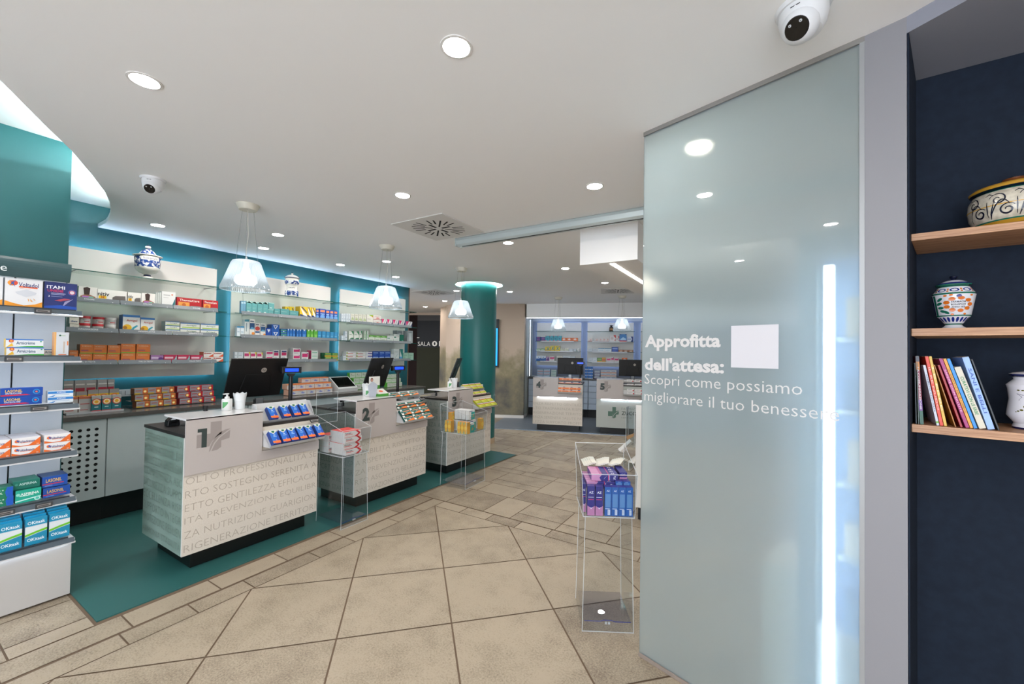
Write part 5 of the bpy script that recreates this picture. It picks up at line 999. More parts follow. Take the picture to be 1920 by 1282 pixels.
row([('voltadol', .318, .141, .158, 1), ('voltadol', .463, .142, .158, 1), ('itami', .609, .136, .160, 1)], gframe, 'top shelf '+LG, 'top shelf '+LG, 1.716, .05)
row([('arnicreme', .476, .142, .092, 2), ('gelenergi', .655, .062, .138, 1)], gframe, 'fifth shelf '+LG, 'fifth shelf '+LG, 1.444, .05)
M_ = Matrix.Translation((-3.63, .60, 1.444)) @ Matrix.Rotation(pi/2, 4, 'Z'); prod('arnicreme', .12, .05, .036, M_, 'long white tube carton standing behind the others on gondola fifth shelf', 'spare')
row([('lasonil', .462, .158, .096, 2), ('momen', .638, .106, .070, 2)], gframe, 'fourth shelf '+LG, 'fourth shelf '+LG, 1.165, .05)
for l in range(2):
    for c in range(4):
        for k_ in range(6 if l else 1):
            if c == 0: continue
            y = (0, .399, .509, .630)[c]
            M_ = Matrix.Translation((-3.56-k_*.034, y, .882+l*.049)) @ Matrix.Rotation(pi/2, 4, 'Z')
            prod('voltadv', .106, .033, .048, M_, 'white tablet carton with orange corner, %s, %s layer, %s from front, gondola' % (('', 'left stack', 'middle stack', 'right stack')[c], ('lower', 'upper')[l], ORD[k_+1]), 'white orange tablet cartons on the third gondola shelf')
row([('panadol', .412, .110, .104, 2), ('aspirina', .528, .099, .072, 1), ('lasblue', .632, .112, .056, 1)], gframe, 'second shelf '+LG, 'second shelf '+LG, .612, .10)
for q, (kd, y, w_, z, h, dx) in enumerate((('aspdark', .522, .100, .686, .045, .02), ('lasblue', .630, .102, .670, .062, .012))):
    prod(kd, w_, .13, h, Matrix.Translation((-3.56-dx, y, z)) @ Matrix.Rotation(pi/2, 4, 'Z'), ('dark green tablet carton resting above the turquoise one, gondola', 'long blue gel carton resting above another blue one, gondola')[q], 'upper cartons')
for c in range(4):
    for k_ in range(4):
        y = .385+c*.0925; y = (.380, .474, .569, .661)[c]
        M_ = Matrix.Translation((-3.56-k_*.042, y+.002*k_, .362+.006*k_)) @ Matrix.Rotation(pi/2, 4, 'Z')
        prod('okitask', .084, .022, .148, M_, 'teal white sachet carton, %s, %s from the front, bottom shelf gondola' % (place(c, 4), ORD[k_+1]), 'teal sachet cartons on the bottom gondola shelf')
# ================================================================== ON AND AROUND THE COUNTERS
def cm(k, x, y, z):           # counter-local (along, depth, z) -> matrix
    if k < 3: return Matrix.Translation((-3.25, CY[k], 0)) @ Matrix.Rotation(pi/2, 4, 'Z') @ Matrix.Translation((x, y, z))
    o = R(-1.315 if k == 3 else -.10, 7.935)
    return Matrix.Translation(o) @ Matrix.Rotation(TH, 4, 'Z') @ Matrix.Translation((x, y, z))
CRZ = (pi/2, pi/2, pi/2, TH, TH)
CN = ('one', 'two', 'three', 'four', 'five')
def on_tray(k, x0, yf, zf, yb, zb, s, kind, w_, d_, h_, label, group):
    """a carton leaning on a slope; s = distance up the slope from its lower edge"""
    a = math.atan2(zb-zf, yb-yf); L_ = math.hypot(zb-zf, yb-yf)
    py, pz = yf+cos(a)*s, zf+sin(a)*s
    th = a-pi/2
    # y' = (0, sin a, -cos a)
    o = Vector((x0, py-sin(a)*(d_+.005), pz+cos(a)*(d_+.005)))
    M_ = cm(k, *o) @ Matrix.Rotation(th, 4, 'X')
    prod(kind, w_, d_, h_, M_, label, group)
T1 = [(-.105, .757, .025, .895, .022), (.035, .925, .165, 1.062, .022)]
def trayat(k, x, tiers, L_, lb):
    c_ = (cn+[c4, c5])[k]; t_ = tray((x, 0, 0), 0, tiers, L_, lb); t_.parent = c_
trayat(0, .495, T1, .445, 'white two step slanted tray of blue cartons on counter one')
for r, (n, xs) in enumerate(((6, (.010, .085, .150, .222, .292, .375)), (5, (.0, .065, .165, .250, .325)))):
    t_ = T1[r]
    for i, x in enumerate(xs):
        if r == 1 and i == 0: continue
        on_tray(0, .500+x, *t_[:4], .006, 'blueorange', .056, .040, .118, 'blue lozenge carton with orange foot, %s, %s row, counter one tray' % (place(i-(r == 1), n-(r == 1)), ('lower', 'upper')[r]), 'blue lozenge cartons on the tray of counter one')
T2 = [(-.110, .757, .085, .960, .022), (.10, .985, .19, 1.045, .022)]
trayat(1, .505, T2, .435, 'white slanted tray of teal and orange cartons on counter two')
for r in range(4):
    tt = T2[0] if r < 3 else T2[1]; s0 = (.006, .080, .170, .006)[r]
    for c in range(3):
        on_tray(1, .512+c*.138+(.0 if r < 3 else 0), *tt[:4], s0, 'tealorange', .134, .022 if r != 1 else .030, .068, 'bottle green carton with orange foot, %s, %s row, counter two tray' % (place(c, 3), ('lowest', 'second', 'third', 'topmost')[r]), 'teal orange cartons on the tray of counter two')
T3 = [(-.110, .757, .02, .86, .022), (.03, .88, .12, .945, .022), (.13, .975, .20, 1.045, .022)]
trayat(2, .495, T3, .43, 'white slanted tray of lime cartons on counter three')
for r, (ti, s0) in enumerate(((0, .006), (0, .085), (1, .006), (1, .06), (2, .006), (2, .05))):
    for c in range(3):
        on_tray(2, .502+c*.138, *T3[ti][:4], s0, 'limered', .130, .024, .05 if ti else .072, 'lime yellow carton with red stripe, %s, row %s up, counter three tray' % (place(c, 3), NUM[r+1]), 'lime cartons on the tray of counter three')
T4 = [(-.09, .745, .03, .86, .03), (.04, .88, .09, .935, .03), (.10, .96, .15, 1.02, .03)]
for k in (3, 4):
    trayat(k, .49, T4, .45, ('white slanted tray of orange cartons on far counter four', 'white slanted tray of white red cartons on far counter five')[k-3])
    for r, (ti, s0) in enumerate(((0, .004), (0, .078), (1, .004), (2, .004))):
        for c in range(3 if k == 3 else 2):
            on_tray(k, .495+c*.142+(0 if k == 3 else .06), *T4[ti][:4], s0, ('orangeamb', 'whtredend')[k-3], .138 if k == 3 else .12, .02, .068, '%s, %s, row %s up, far counter %s tray' % (('orange carton with navy badge', 'white carton with red end')[k-3], place(c, 3 if k == 3 else 2), NUM[r+1], CN[k]), 'cartons on the tray of far counter %s' % CN[k])
# price tag clips
for k, (x, y, z) in ((0, (.93, -.0, .905)), (1, (.945, .06, .965)), (2, (.93, .06, .93))):
    M_ = cm(k, x-.03, y-.03, z)
    t = thing('price_clip', 'small dark framed price clip on the tray edge of counter %s' % CN[k], 'price tag'); t.matrix_world = M_ @ Matrix.Rotation(-.9, 4, 'X')
    m = MB(); m.box(-.036, 0, -.014, .036, .008, .014, mat('2c2e30', .4)); m.build('frame', t, bevel=.002); m = MB(); m.box(-.03, -.0008, -.009, .03, 0, .009, mat('8d8a88', .5)); m.box(-.022, -.0014, -.004, .022, -.0008, .004, mat('2a2a2c', .5)); m.build('card', t)

def monitor(k, x0, x1, zt, zb, yt, yb, label, logo=True, rot=0):
    """seen from behind; leaning: top yt, bottom yb (counter depth)"""
    t = thing('monitor', label, 'monitor'); t.matrix_world = cm(k, (x0+x1)/2, (yt+yb)/2, .926) @ Matrix.Rotation(rot, 4, 'Z')
    W_ = x1-x0; H_ = math.hypot(zt-zb, yb-yt); a = math.atan2(yb-yt, zt-zb); zc = (zt+zb)/2-.926
    RX = Matrix.Translation((0, 0, zc)) @ Matrix.Rotation(a, 4, 'X')
    m = MB(); m.box(-W_/2, 0, -H_/2, W_/2, .014, H_/2, mat('0b0b0c', .45)); o = m.build('screen_shell', t, bevel=.003); o.matrix_local = RX
    m = MB(); m.prism([(-.13, -H_*.45), (.13, -H_*.45), (.10, H_*.1), (-.10, H_*.1)], -.007, -.0, mat('0b0b0c', .45), axes=lambda u, v, w_: (u, w_, v)); o = m.build('rear_hump', t, bevel=.004); o.matrix_local = RX
    m = MB(); m.box(-W_/2+.008, .0142, -H_/2+.012, W_/2-.008, .0150, H_/2-.008, mat('9fb4cc', .2, 0, .35)); o = m.build('display', t); o.matrix_local = RX
    m = MB(); c = (-.0+.04, -.0006, H_*.20)
    if logo:
        m.flat([(c[0]+.023*cos(2*pi*i/24), c[2]+.023*sin(2*pi*i/24)) for i in range(24)], (0, -.0008, 0), (1, 0, 0), (0, 0, 1), mat('b4aea6', .35, .4))
        m.text('hp', (c[0]-.013, -.0014, c[2]-.008), (1, 0, 0), (.25, 0, 1), w=.027, mt=mat('101011', .4)); o = m.build('maker_badge', t); o.matrix_local = RX
    m = MB(); m.box(-.028, -.050, 0, .028, -.036, .155, mat('83878b', .3, .5)); m.box(-.034, -.047, 0, -.029, -.028, .155, mat('2a2c2e', .4)); m.box(.029, -.047, 0, .034, -.028, .155, mat('2a2c2e', .4)); m.build('stand', t, bevel=.002)
    m = MB(); m.box(-.03, -.036, .10, .03, -.005, .145, BLACK); m.build('neck', t)
    m = MB(); m.box(-.11, -.09, .0005, .11, .09, .012, mat('1c1d1f', .4)); m.build('foot', t, bevel=.003)
    return t
monitor(0, .445, .905, 1.418, 1.085, .385, .52, 'black monitor seen from behind on counter one, nearest', rot=0)
monitor(1, .445, .87, 1.418, 1.085, .40, .52, 'black monitor seen from behind on counter two', rot=.28)
monitor(2, .47, .90, 1.41, 1.08, .38, .50, 'black monitor turned edge on at counter three', rot=.52)
monitor(3, .43, .945, 1.415, 1.08, .36, .40, 'black monitor standing behind far counter four')
monitor(4, .42, .93, 1.40, 1.075, .36, .40, 'black monitor behind far counter five, cut by the glass')
def poledisplay(k, x, y, label, zt=1.35):
    t = thing('pole_display', label, 'customer display'); t.matrix_world = cm(k, x, y, .926) @ Matrix.Rotation(-.25 if k < 3 else 0, 4, 'Z')
    h = zt-.926
    m = MB(); m.tube([(0, 0, 0), (0, 0, h-.07)], .017, mat('101113', .35), 14); m.lathe([(.001, 0), (.05, 0), (.05, .008), (.02, .02)], mat('101113', .35), 24); m.build('pole', t)
    m = MB(); m.prism([(-.06, h-.055), (.06, h-.055), (.08, h-.06), (.08, h), (-.08, h), (-.08, h-.06)], -.028, .028, mat('17181b', .4), axes=lambda u, v, w_: (u, w_, v)); m.prism([(-.02, h-.085), (.02, h-.085), (.035, h-.06), (-.035, h-.06)], -.02, .02, mat('17181b', .4), axes=lambda u, v, w_: (u, w_, v)); m.build('display_head', t, bevel=.002)
    m = MB(); m.flat([(-.055, h-.042), (.055, h-.042), (.055, h-.014), (-.055, h-.014)], (0, -.0286, 0), (1, 0, 0), (0, 0, 1), mat('1238e8', .3, 0, 1.4)); m.build('blue_readout', t)
poledisplay(0, .915, .36, 'black pole display with blue readout at counter one', 1.345)
poledisplay(1, .87, .38, 'black pole display with blue readout at counter two', 1.33)
poledisplay(3, .89, .30, 'black pole display with blue readout at far counter four', 1.345)

def sanitizer(k, x, y, z, label, s=1.0):
    t = thing('pump_bottle', label, 'soap bottle'); t.matrix_world = cm(k, x, y, z)
    W = mat('dedfdd', .3)
    m = MB(); m.lathe([(.001, 0), (.032*s, 0), (.034*s, .004), (.034*s, .078*s), (.031*s, .086*s), (.014*s, .089*s), (.001, .089*s)], W, 32); m.build('bottle', t)
    m = MB(); m.lathe([(.016*s, .088*s), (.016*s, .102*s), (.008*s, .105*s), (.005*s, .118*s), (.012*s, .120*s), (.014*s, .127*s), (.001, .129*s)], W, 20); m.box(-.028*s, -.006, .120*s, .0, .006, .127*s, W); m.build('pump', t)
    m = MB(); r = .0345*s
    pts = [(a, b) for a, b in ((-2.9, .62), (-1.75, .62), (-1.9, .42), (-2.3, .22), (-2.9, .2))]
    N = 6
    for i in range(N):
        a0 = -2.9+i*1.1/N; a1 = -2.9+(i+1)*1.1/N; f0 = .2+.42*(i/N)**1.6; f1 = .2+.42*((i+1)/N)**1.6
        m.face([(r*cos(a0), r*sin(a0), f0*.089*s), (r*cos(a1), r*sin(a1), f1*.089*s), (r*cos(a1), r*sin(a1), .066*s), (r*cos(a0), r*sin(a0), .066*s)], mat('4f9a5c', .4))
    m.build('green_label', t)
def scallop_pot(k, x, y, z, label):
    t = thing('scalloped_pot', label, 'pot'); t.matrix_world = cm(k, x, y, z)
    W = mat('dcdfe0', .45); m = MB(); seg = 64; rings = [(.030, .001), (.033, .0), (.036, .06), (.046, .118)]
    b = len(m.v)
    for j, (r, zz) in enumerate(rings):
        for q in range(seg):
            a = 2*pi*q/seg; zq = zz+(.010*abs(((q*8/seg) % 1)*2-1) if j == 3 else 0); m.v.append((r*cos(a), r*sin(a), zq))
    for j in range(3):
        for q in range(seg):
            q2 = (q+1) % seg; m.f.append((b+j*seg+q, b+j*seg+q2, b+(j+1)*seg+q2, b+(j+1)*seg+q)); m.mi.append(m.m(W)); m.sm.append(True)
    m.f.append(tuple(b+seg-1-q for q in range(seg))); m.mi.append(m.m(W)); m.sm.append(False)
    m.build('cup', t); m = MB(); m.lathe([(.0365, .058), (.0375, .060), (.0365, .062)], W, 40); m.build('band', t)
sanitizer(0, .345, .225, 1.0305, 'white pump bottle with green label on counter one')
scallop_pot(0, .435, .225, 1.0305, 'white scalloped pot beside the pump bottle on counter one')
sanitizer(1, .30, .20, 1.0305, 'white pump bottle behind leaflet holder on counter two', .95)
scallop_pot(1, .36, .30, 1.0305, 'pale scalloped pot on counter two by the monitor')
sanitizer(2, .30, .22, 1.0305, 'white pump bottle on counter three'+' beside pot', .95)
scallop_pot(2, .39, .22, 1.0305, 'white scalloped pot on counter three in front of monitor')
# small black camera puck on counter one
m = MB(); m.lathe([(.001, 0), (.014, 0), (.012, .012), (.016, .018), (.018, .036), (.014, .040), (.001, .040)], BLACK, 20); o = m.build('desk_microphone'); o.matrix_world = cm(0, .24, .31, 1.0305); tag(o, 'small black puck standing left of the pump bottle on counter one', 'gadget')
# leaflet box and cut-out on counter two
t = thing('leaflet_box', 'white and green display box with orange sun mark on counter two', 'display box'); t.matrix_world = cm(1, .36, .10, 1.0305)
m = MB(); m.box(0, 0, 0, .125, .09, .026, mat('4c9a3c', .45)); m.prism([(0, .026), (.09, .026), (.09, .07)], 0, .125, mat('dcdad4', .4), axes=lambda u, v, w_: (w_, u, v)); m.build('box_body', t)
m = MB(); m.flat([(.06+.026*cos(2*pi*i/20), .05+.018*sin(2*pi*i/20)) for i in range(20)], (0, -.0006, .0266), (1, 0, 0), (0, .9, .44), mat('e05a20', .4)); m.build('sun_mark', t)
t = thing('cardboard_cutout', 'grey shaped leaflet holder with portrait header on counter two', 'leaflet holder'); t.matrix_world = cm(1, .235, .12, 1.0305)
m = MB(); m.prism([(.02, 0), (.10, 0), (.12, .11), (.10, .135), (.06, .155), (.02, .13), (.0, .12)], 0, .004, mat('b9c0cc', .45), axes=lambda u, v, w_: (u, w_, v)); m.build('card', t)
m = MB(); m.box(.03, .02, .08, .165, .024, .205, mat('dfe0da', .5)); m.box(.03, .0195, .08, .165, .02, .115, mat('4c9a3c', .5)); m.build('header', t)
m = MB(); m.flat([(.062+.016*cos(2*pi*i/20), .172+.021*sin(2*pi*i/20)) for i in range(20)], (0, .0192, 0), (1, 0, 0), (0, 0, 1), mat('6b3f33', .6)); m.flat([(.063+.010*cos(2*pi*i/20), .168+.014*sin(2*pi*i/20)) for i in range(20)], (0, .0188, 0), (1, 0, 0), (0, 0, 1), mat('d0a08c', .6)); m.flat([(.035, .115), (.095, .115), (.085, .145), (.064, .15), (.045, .145)], (0, .019, 0), (1, 0, 0), (0, 0, 1), mat('c9ccd4', .6)); m.build('portrait', t)

def scanner(k, x, y, label, rz=0):
    t = thing('card_reader', label, 'card reader'); t.matrix_world = cm(k, x, y, .9265) @ Matrix.Rotation(rz, 4, 'Z')
    D_ = mat('1a1b1d', .25)
    m = MB(); m.prism([(-.038, 0), (.038, 0), (.038, .02), (.034, .048), (.018, .064), (-.012, .066), (-.034, .045), (-.038, .02)], -.03, .03, D_, axes=lambda u, v, w_: (u, w_, v)); m.build('body', t, bevel=.006)
    m = MB(); m.box(-.015, -.0325, .026, .018, -.0305, .034, mat('050505', .2)); m.flat([(-.02, .047), (.01, .047), (.006, .058), (-.012, .058)], (0, -.0312, 0), (1, 0, 0), (0, 0, 1), mat('c0c4c8', .2)); m.build('slot', t)
    m = MB(); m.tube([(.03, .02, .02), (.08, .04, .05), (.14, .06, .045), (.22, .09, .004), (.3, .14, .004)], .0025, BLACK, 6); m.build('cable', t)
scanner(0, .085, .445, 'black rounded card reader on the left end of counter one')
m = MB(); m.lathe([(.001, 0), (.075, 0), (.078, .004), (.06, .014), (.001, .018)], NEARBLK, 32); o = m.build('round_mat'); o.matrix_world = cm(0, .20, .40, .9265); tag(o, 'flat black round pad on the dark top of counter one', 'pad')
def hand_scanner(k, x, y, label, rz=0):
    t = thing('hand_scanner', label, 'barcode scanner'); t.matrix_world = cm(k, x, y, .9265) @ Matrix.Rotation(rz, 4, 'Z')
    D_ = mat('26272a', .4)
    m = MB(); m.tube([(-.02, 0, .012), (-.015, 0, .045), (.0, 0, .07)], [.014, .012, .013], D_, 10); m.build('handle', t)
    m = MB(); m.tube([(-.055, 0, .062), (-.02, 0, .078), (.05, 0, .082), (.085, 0, .07)], [.010, .020, .022, .014], D_, 12); m.build('head', t)
    m = MB(); m.tube([(-.02, 0, .006), (-.08, .03, .012), (-.14, .06, .005), (-.20, .04, .004)], .003, D_, 6); m.build('cable', t)
hand_scanner(1, .14, .36, 'dark hand barcode scanner lying on counter two', .3)
hand_scanner(2, .14, .30, 'dark hand barcode scanner on counter three top', .2)
m = MB(); m.tube([(.02+.004*cos(i*1.4)+i*.0028, .45+.012*sin(i*1.4), .932+.005*cos(i*1.4)) for i in range(90)], .0022, mat('c9c0a0', .5), 5); o = m.build('coiled_cord'); o.matrix_world = cm(2, -.06, .02, 0); tag(o, 'cream coiled phone cord on the back of counter three', 'cord')
# ------------------------------------------------------------------ clear acrylic bin stands
def bin_stand(loc, rz, label, w_, d_, zt, hb, header=None):
    t = thing('acrylic_stand', label, 'acrylic stand', loc, rz); th = .004
    def panel(m, q, mt=ACRYL):  # q: 4 corner quad -> thin prism approx as double face
        m.face(q, mt)
    def edge(m, p, q, r=.0022): m.tube([p, q], r, ACRE, 6)
    ins = .012; W = w_; D = d_
    c = [(ins, ins), (W-ins, ins), (W-ins, D-ins), (ins, D-ins)]; b = [(0, 0), (W, 0), (W, D), (0, D)]
    m = MB()
    for i in (0, 1, 3):
        j = (i+1) % 4; m.face([(*b[i], .002), (*b[j], .002), (*c[j], zt), (*c[i], zt)], ACRYL)
    for i in range(4): edge(m, (*b[i], .002), (*c[i], zt))
    edge(m, (*b[0], .004), (*b[1], .004), .0025)
    m.build('pedestal', t)
    m = MB(); m.box(.01, .01, .050, W-.01, D-.01, .054, clear_mat('acrylic_violet', 'efeff5') if 'acrylic_violet' not in bpy.data.materials else bpy.data.materials['acrylic_violet'])
    n = 20; bl = mat('2c3a8c', .2)
    m.tube([(.012, .010, .053), (W*.36, .010, .053), (W*.42, .010, .060), (W*.58, .010, .060), (W*.64, .010, .053), (W-.012, .010, .053)], .0018, bl, 5); m.box(W*.45, .006, .04, W*.49, .012, .052, ACRE); m.box(W*.51, .006, .04, W*.55, .012, .052, ACRE); m.build('lower_plate', t)
    m = MB(); m.box(0, 0, zt, W, D, zt+th, ACRYL)
    for i in range(4): edge(m, (*b[i], zt+.002), (*b[(i+1) % 4], zt+.002), .003)
    m.build('bin_floor', t)
    m = MB(); o_ = .012; hf = hb; hb2 = hb+.10
    tp = [(-o_, -o_, zt+hf), (W+o_, -o_, zt+hf), (W+o_, D+o_, zt+hb2), (-o_, D+o_, zt+hb2)]; bb = [(*q, zt+th) for q in b]
    for i in range(4):
        j = (i+1) % 4; m.face([bb[i], bb[j], tp[j], tp[i]], ACRYL)
    for i in range(4): edge(m, bb[i], tp[i], .0016); edge(m, tp[i], tp[(i+1) % 4], .002)
    m.build('bin_walls', t)
    if header:
        x0, x1, y, z0, z1 = header
        m = MB(); m.box(x0, y, z0, x1, y+.003, z1, ACRYL)
        for p, q in (((x0, y, z0), (x0, y, z1)), ((x1, y, z0), (x1, y, z1)), ((x0, y, z1), (x1, y, z1)), ((x0, y, z0), (x1, y, z0))): edge(m, p, q, .0018)
        m.build('header_panel', t)
    return t
# stand one between counters one and two; local x -> world +y
bin_stand((-2.99, 2.205, 0), pi/2, 'clear acrylic stand holding red topped cartons between counters one and two', .27, .34, .60, .225, (-.02, .19, .345, .85, 1.12))
G_ = 'white red topped tablet cartons in the acrylic bin'
for l in range(4):
    for k_ in range(6):
        off = (.0, .006, -.003, .008)[3-l]
        M_ = Matrix.Translation((-3.015-k_*.031+off, 2.235+off, .607+l*.050)) @ Matrix.Rotation(pi/2, 4, 'Z')
        prod('redtop', .170, .0295, .049, M_, 'white red topped carton, front block, layer %s up, %s from the front' % (NUM[l+1], ORD[k_+1]), G_)
for l in range(3):
    for k_ in range(4):
        M_ = Matrix.Translation((-3.215-k_*.029, 2.225, .607+l*.051)) @ Matrix.Rotation(pi/2, 4, 'Z')
        prod('redtop', .12, .0280, .050, M_, 'white red topped carton, rear block, layer %s up, %s from the front' % (NUM[l+1], ORD[k_+1]), G_)
# stand two between counters two and three
bin_stand((-2.755, 3.575, 0), pi/2+.05, 'clear acrylic stand holding amber and turquoise cartons by counter three', .40, .34, .595, .215)
def s2(lx, ly, z, rz=0): return Matrix.Translation((-2.755, 3.575, 0)) @ Matrix.Rotation(pi/2+.05, 4, 'Z') @ Matrix.Translation((lx, ly, z)) @ Matrix.Rotation(rz, 4, 'Z')
n_ = 0
SFG = 'amber cartons in the acrylic stand'
places = [(.01, .30), (.01, .255), (.01, .125), (.01, .08), (.01, .035)]
for i, (x, y) in enumerate(places): prod('sunflower', .04, .06, .125, s2(x+.04*0, y, .603, -pi/2) if False else s2(x, y, .603, -pi/2), 'amber carton with round yellow print, %s at the near bin side' % place(i, 5), SFG)
for i, (x, y) in enumerate(((.10, .30), (.19, .30), (.30, .30), (.30, .20))): prod('sunflower', .055, .05, .125, s2(x, y-.03, .68, 0), 'amber carton with round yellow print, raised at the back, %s' % place(i, 4), SFG+' back')
for i, (x, y, z, w_) in enumerate(((.02, .0, .603, .0), (.13, .20, .73, 0), (.13, .15, .73, 0), (.13, .10, .73, 0), (.13, .05, .73, 0))):
    prod('whtturq', .15 if i == 0 else .12, .045, .105, s2(x+.0, y+.008, z if i == 0 else .735, 0), 'white and turquoise carton, %s in the acrylic bin by counter three' % ('lowest at the front corner', 'fourth from the front', 'third from the front', 'second from the front', 'front of the upper four')[i], 'turquoise cartons in the acrylic stand')
prod('whtturq', .15, .10, .12, s2(.13, .06, .603), 'white turquoise carton under the upper four in the bin', 'turquoise cartons in the acrylic stand')
prod('whtturq', .12, .10, .12, s2(.13, .17, .603), 'white turquoise carton at the bin centre beneath the stack', 'turquoise cartons in the acrylic stand')
prod('sunflower', .055, .05, .125, s2(.33, .02, .603), 'amber carton standing at the far front corner of the bin', SFG+' front')
# stand three in the foreground
A3 = radians(29.1); L3 = (-.828, 2.125)
def s3(lx, ly, z, r=None): 
    M_ = Matrix.Translation((L3[0], L3[1], 0)) @ Matrix.Rotation(A3, 4, 'Z') @ Matrix.Translation((lx, ly, z))
    return M_ if r is None else M_ @ r
bin_stand((L3[0], L3[1], 0), A3, 'clear acrylic stand of toothpaste cartons beside the frosted glass', .275, .30, .615, .235)
AG = 'toothpaste cartons in the foreground bin'
for i, x in enumerate((.022, .066)): prod('azup', .040, .040, .158, s3(x, .008, .621), 'upright navy to pink toothpaste carton, %s at the bin front' % ('leftmost', 'second')[i], AG+' upright pink')
for i, x in enumerate((.115, .1535, .192, .2305)): prod('azback', .037, .040, .156, s3(x, .008, .621), 'upright blue toothpaste carton seen from behind, %s in the bin front' % place(i, 4), AG+' upright blue')
for k_ in range(3): prod('azup', .019, .035, .155, s3(.001, .055+.04*k_, .621), 'upright toothpaste carton at the left wall of the bin, %s from front' % ORD[k_+1], AG+' left')
for k_ in range(5): prod('azlong', .155, .038, .036, s3(.024, .055+.042*k_, .752+.0), 'toothpaste carton lying crosswise in lower layer, %s from front of foreground bin' % ORD[k_+1], AG+' lying lower')
for k_ in range(0): prod('azlong', .155, .038, .036, s3(.024, .055+.042*k_, .713), 'hidden toothpaste carton lying crosswise beneath, %s from front of foreground bin' % ORD[k_+1], AG+' lying base')
for i, x in enumerate((.182, .224)): prod('azback', .040, .155, .036, s3(x, .052, .780-.02), 'toothpaste carton lying lengthwise with blue end, %s of the pair in the bin' % ('left', 'right')[i], AG+' lengthwise')
for i, x in enumerate((.182, .224)): prod('azback', .040, .155, .13, s3(x, .055, .624), 'taller blue carton supporting the lengthwise pair, %s, in the bin' % ('left', 'right')[i], AG+' support')
for k_ in range(4): prod('azlong', .150, .038, .036, s3(.052, .075+.040*k_, .790), 'toothpaste carton lying crosswise in top layer, %s from front of foreground bin' % ORD[k_+1], AG+' lying top')
prod('azup', .042, .150, .036, s3(.212, .090, .798), 'toothpaste carton lying lengthwise on top at the right', AG+' top')
m = MB()
for k_ in range(5): m.box(.0+.012*k_, 0, .004*k_, .03+.012*k_, .15, .003+.004*k_, mat('dcd8cc', .5))
for k_ in range(3): 
    o = bpy.data.objects.new('leaflet', m.mesh('leaflet') if k_ == 0 else o.data); COL.objects.link(o); o.matrix_world = s3(.03+.07*k_, .23, .83+.003*k_, Matrix.Rotation(-1.3+.2*k_, 4, 'Z') if False else Matrix.Rotation(-.2*k_, 4, 'Z')); tag(o, 'fanned cream leaflets at the back of the foreground bin, %s' % ('left', 'middle', 'right')[k_], 'leaflet', 'fanned leaflets')
# white unit beside the partition with a leaflet dispenser
t = thing('white_display_unit', 'white display unit with open leaflet box between glass and far counter five', 'display unit', (-.985, 3.79, 0), radians(0))
m = MB(); m.box(0, 0, .12, .15, .018, 1.04, mat('dedbd6', .4)); m.box(0, .018, .12, .15, .40, .60, mat('dedbd6', .4)); m.build('panel', t, bevel=.002)
m = MB(); m.box(.02, .03, .004, .15, .38, .12, BLACK); m.build('toe_kick', t)
m = MB(); m.box(-.055, -.02, .515, -.0, .38, .530, mat('e3e0da', .4)); m.box(-.058, -.02, .445, -.05, .38, .530, mat('e3e0da', .4)); m.build('side_ledge', t)
t2 = thing('leaflet_dispenser', 'clear leaflet box with cream and tan leaflets beside the glass', 'leaflet holder', (-1.065, 3.76, .66), 0)
m = MB(); m.box(0, 0, 0, .076, .003, .31, ACRYL); m.box(0, 0, 0, .003, .08, .36, ACRYL); m.box(.073, 0, 0, .076, .08, .30, ACRYL); m.box(0, .08, 0, .076, .083, .36, ACRYL)
for q in ((0, 0), (.076, 0), (0, .08), (.076, .08)): m.tube([(*q, 0), (*q, .34)], .002, ACRE, 6)
m.build('clear_box', t2)
m = MB()
for k_ in range(5): m.prism([(-.075+.004*k_, -.035-.004*k_), (.030, .070-.004*k_), (.048, .052-.004*k_), (-.055+.004*k_, -.058-.004*k_)], .012+.012*k_, .020+.012*k_, mat(('e8e2da', 'dccab8')[k_ % 2], .6), axes=lambda u, v, w_: (u, w_, v))
m.build('leaflets', t2)
m = MB(); m.prism([(.0, .09), (.06, .12), (.07, .10), (.01, .06)], .01, .07, mat('b8804c', .6), axes=lambda u, v, w_: (u, w_, v)); m.build('tan_leaflets', t2)

# ================================================================== JARS
BL = mottled('blue_floral', '24407c', 'd5d9dc', 40, .12, 3, 0, .49, .57); PORC = mat('dad8d0', .12); PORW = mat('e6e4ea', .12); NB = mat('141c50', .15)
def ring_poly(m, prof, a0, a1, z0, z1, mt, c=(0, 0, 0), off=.0006, n=10):
    """patch on a lathe between angles and heights"""
    rr = lambda z: next((p[0]+(q[0]-p[0])*(z-p[1])/(q[1]-p[1]) for p, q in zip(prof[:-1], prof[1:]) if p[1] <= z <= q[1] and q[1] > p[1]), prof[-1][0])
    for i in range(n):
        b0 = a0+(a1-a0)*i/n; b1 = a0+(a1-a0)*(i+1)/n
        m.face([(c[0]+(rr(z)+off)*cos(b), c[1]+(rr(z)+off)*sin(b), c[2]+z) for b, z in ((b0, z0), (b1, z0), (b1, z1), (b0, z1))], mt)
def wrap_poly(m, prof, pts, ac, zc, mt, off=.0008, R_=None):
    """2D polygon (metres) wrapped round the jar at angle ac, height zc"""
    def rr(z):
        for p, q in zip(prof[:-1], prof[1:]):
            if p[1] <= z <= q[1] and q[1] > p[1]: return p[0]+(q[0]-p[0])*(z-p[1])/(q[1]-p[1])
        return prof[-1][0]
    b = len(m.v); Rm = R_ or rr(zc)
    for u, v in pts:
        z = zc+v; a = ac+u/Rm; r = rr(z)+off; m.v.append((r*cos(a), r*sin(a), z))
    for t_ in tessellate_polygon([[Vector((u, v, 0)) for u, v in pts]]):
        m.f.append(tuple(b+i for i in t_)); m.mi.append(m.m(mt)); m.sm.append(False)
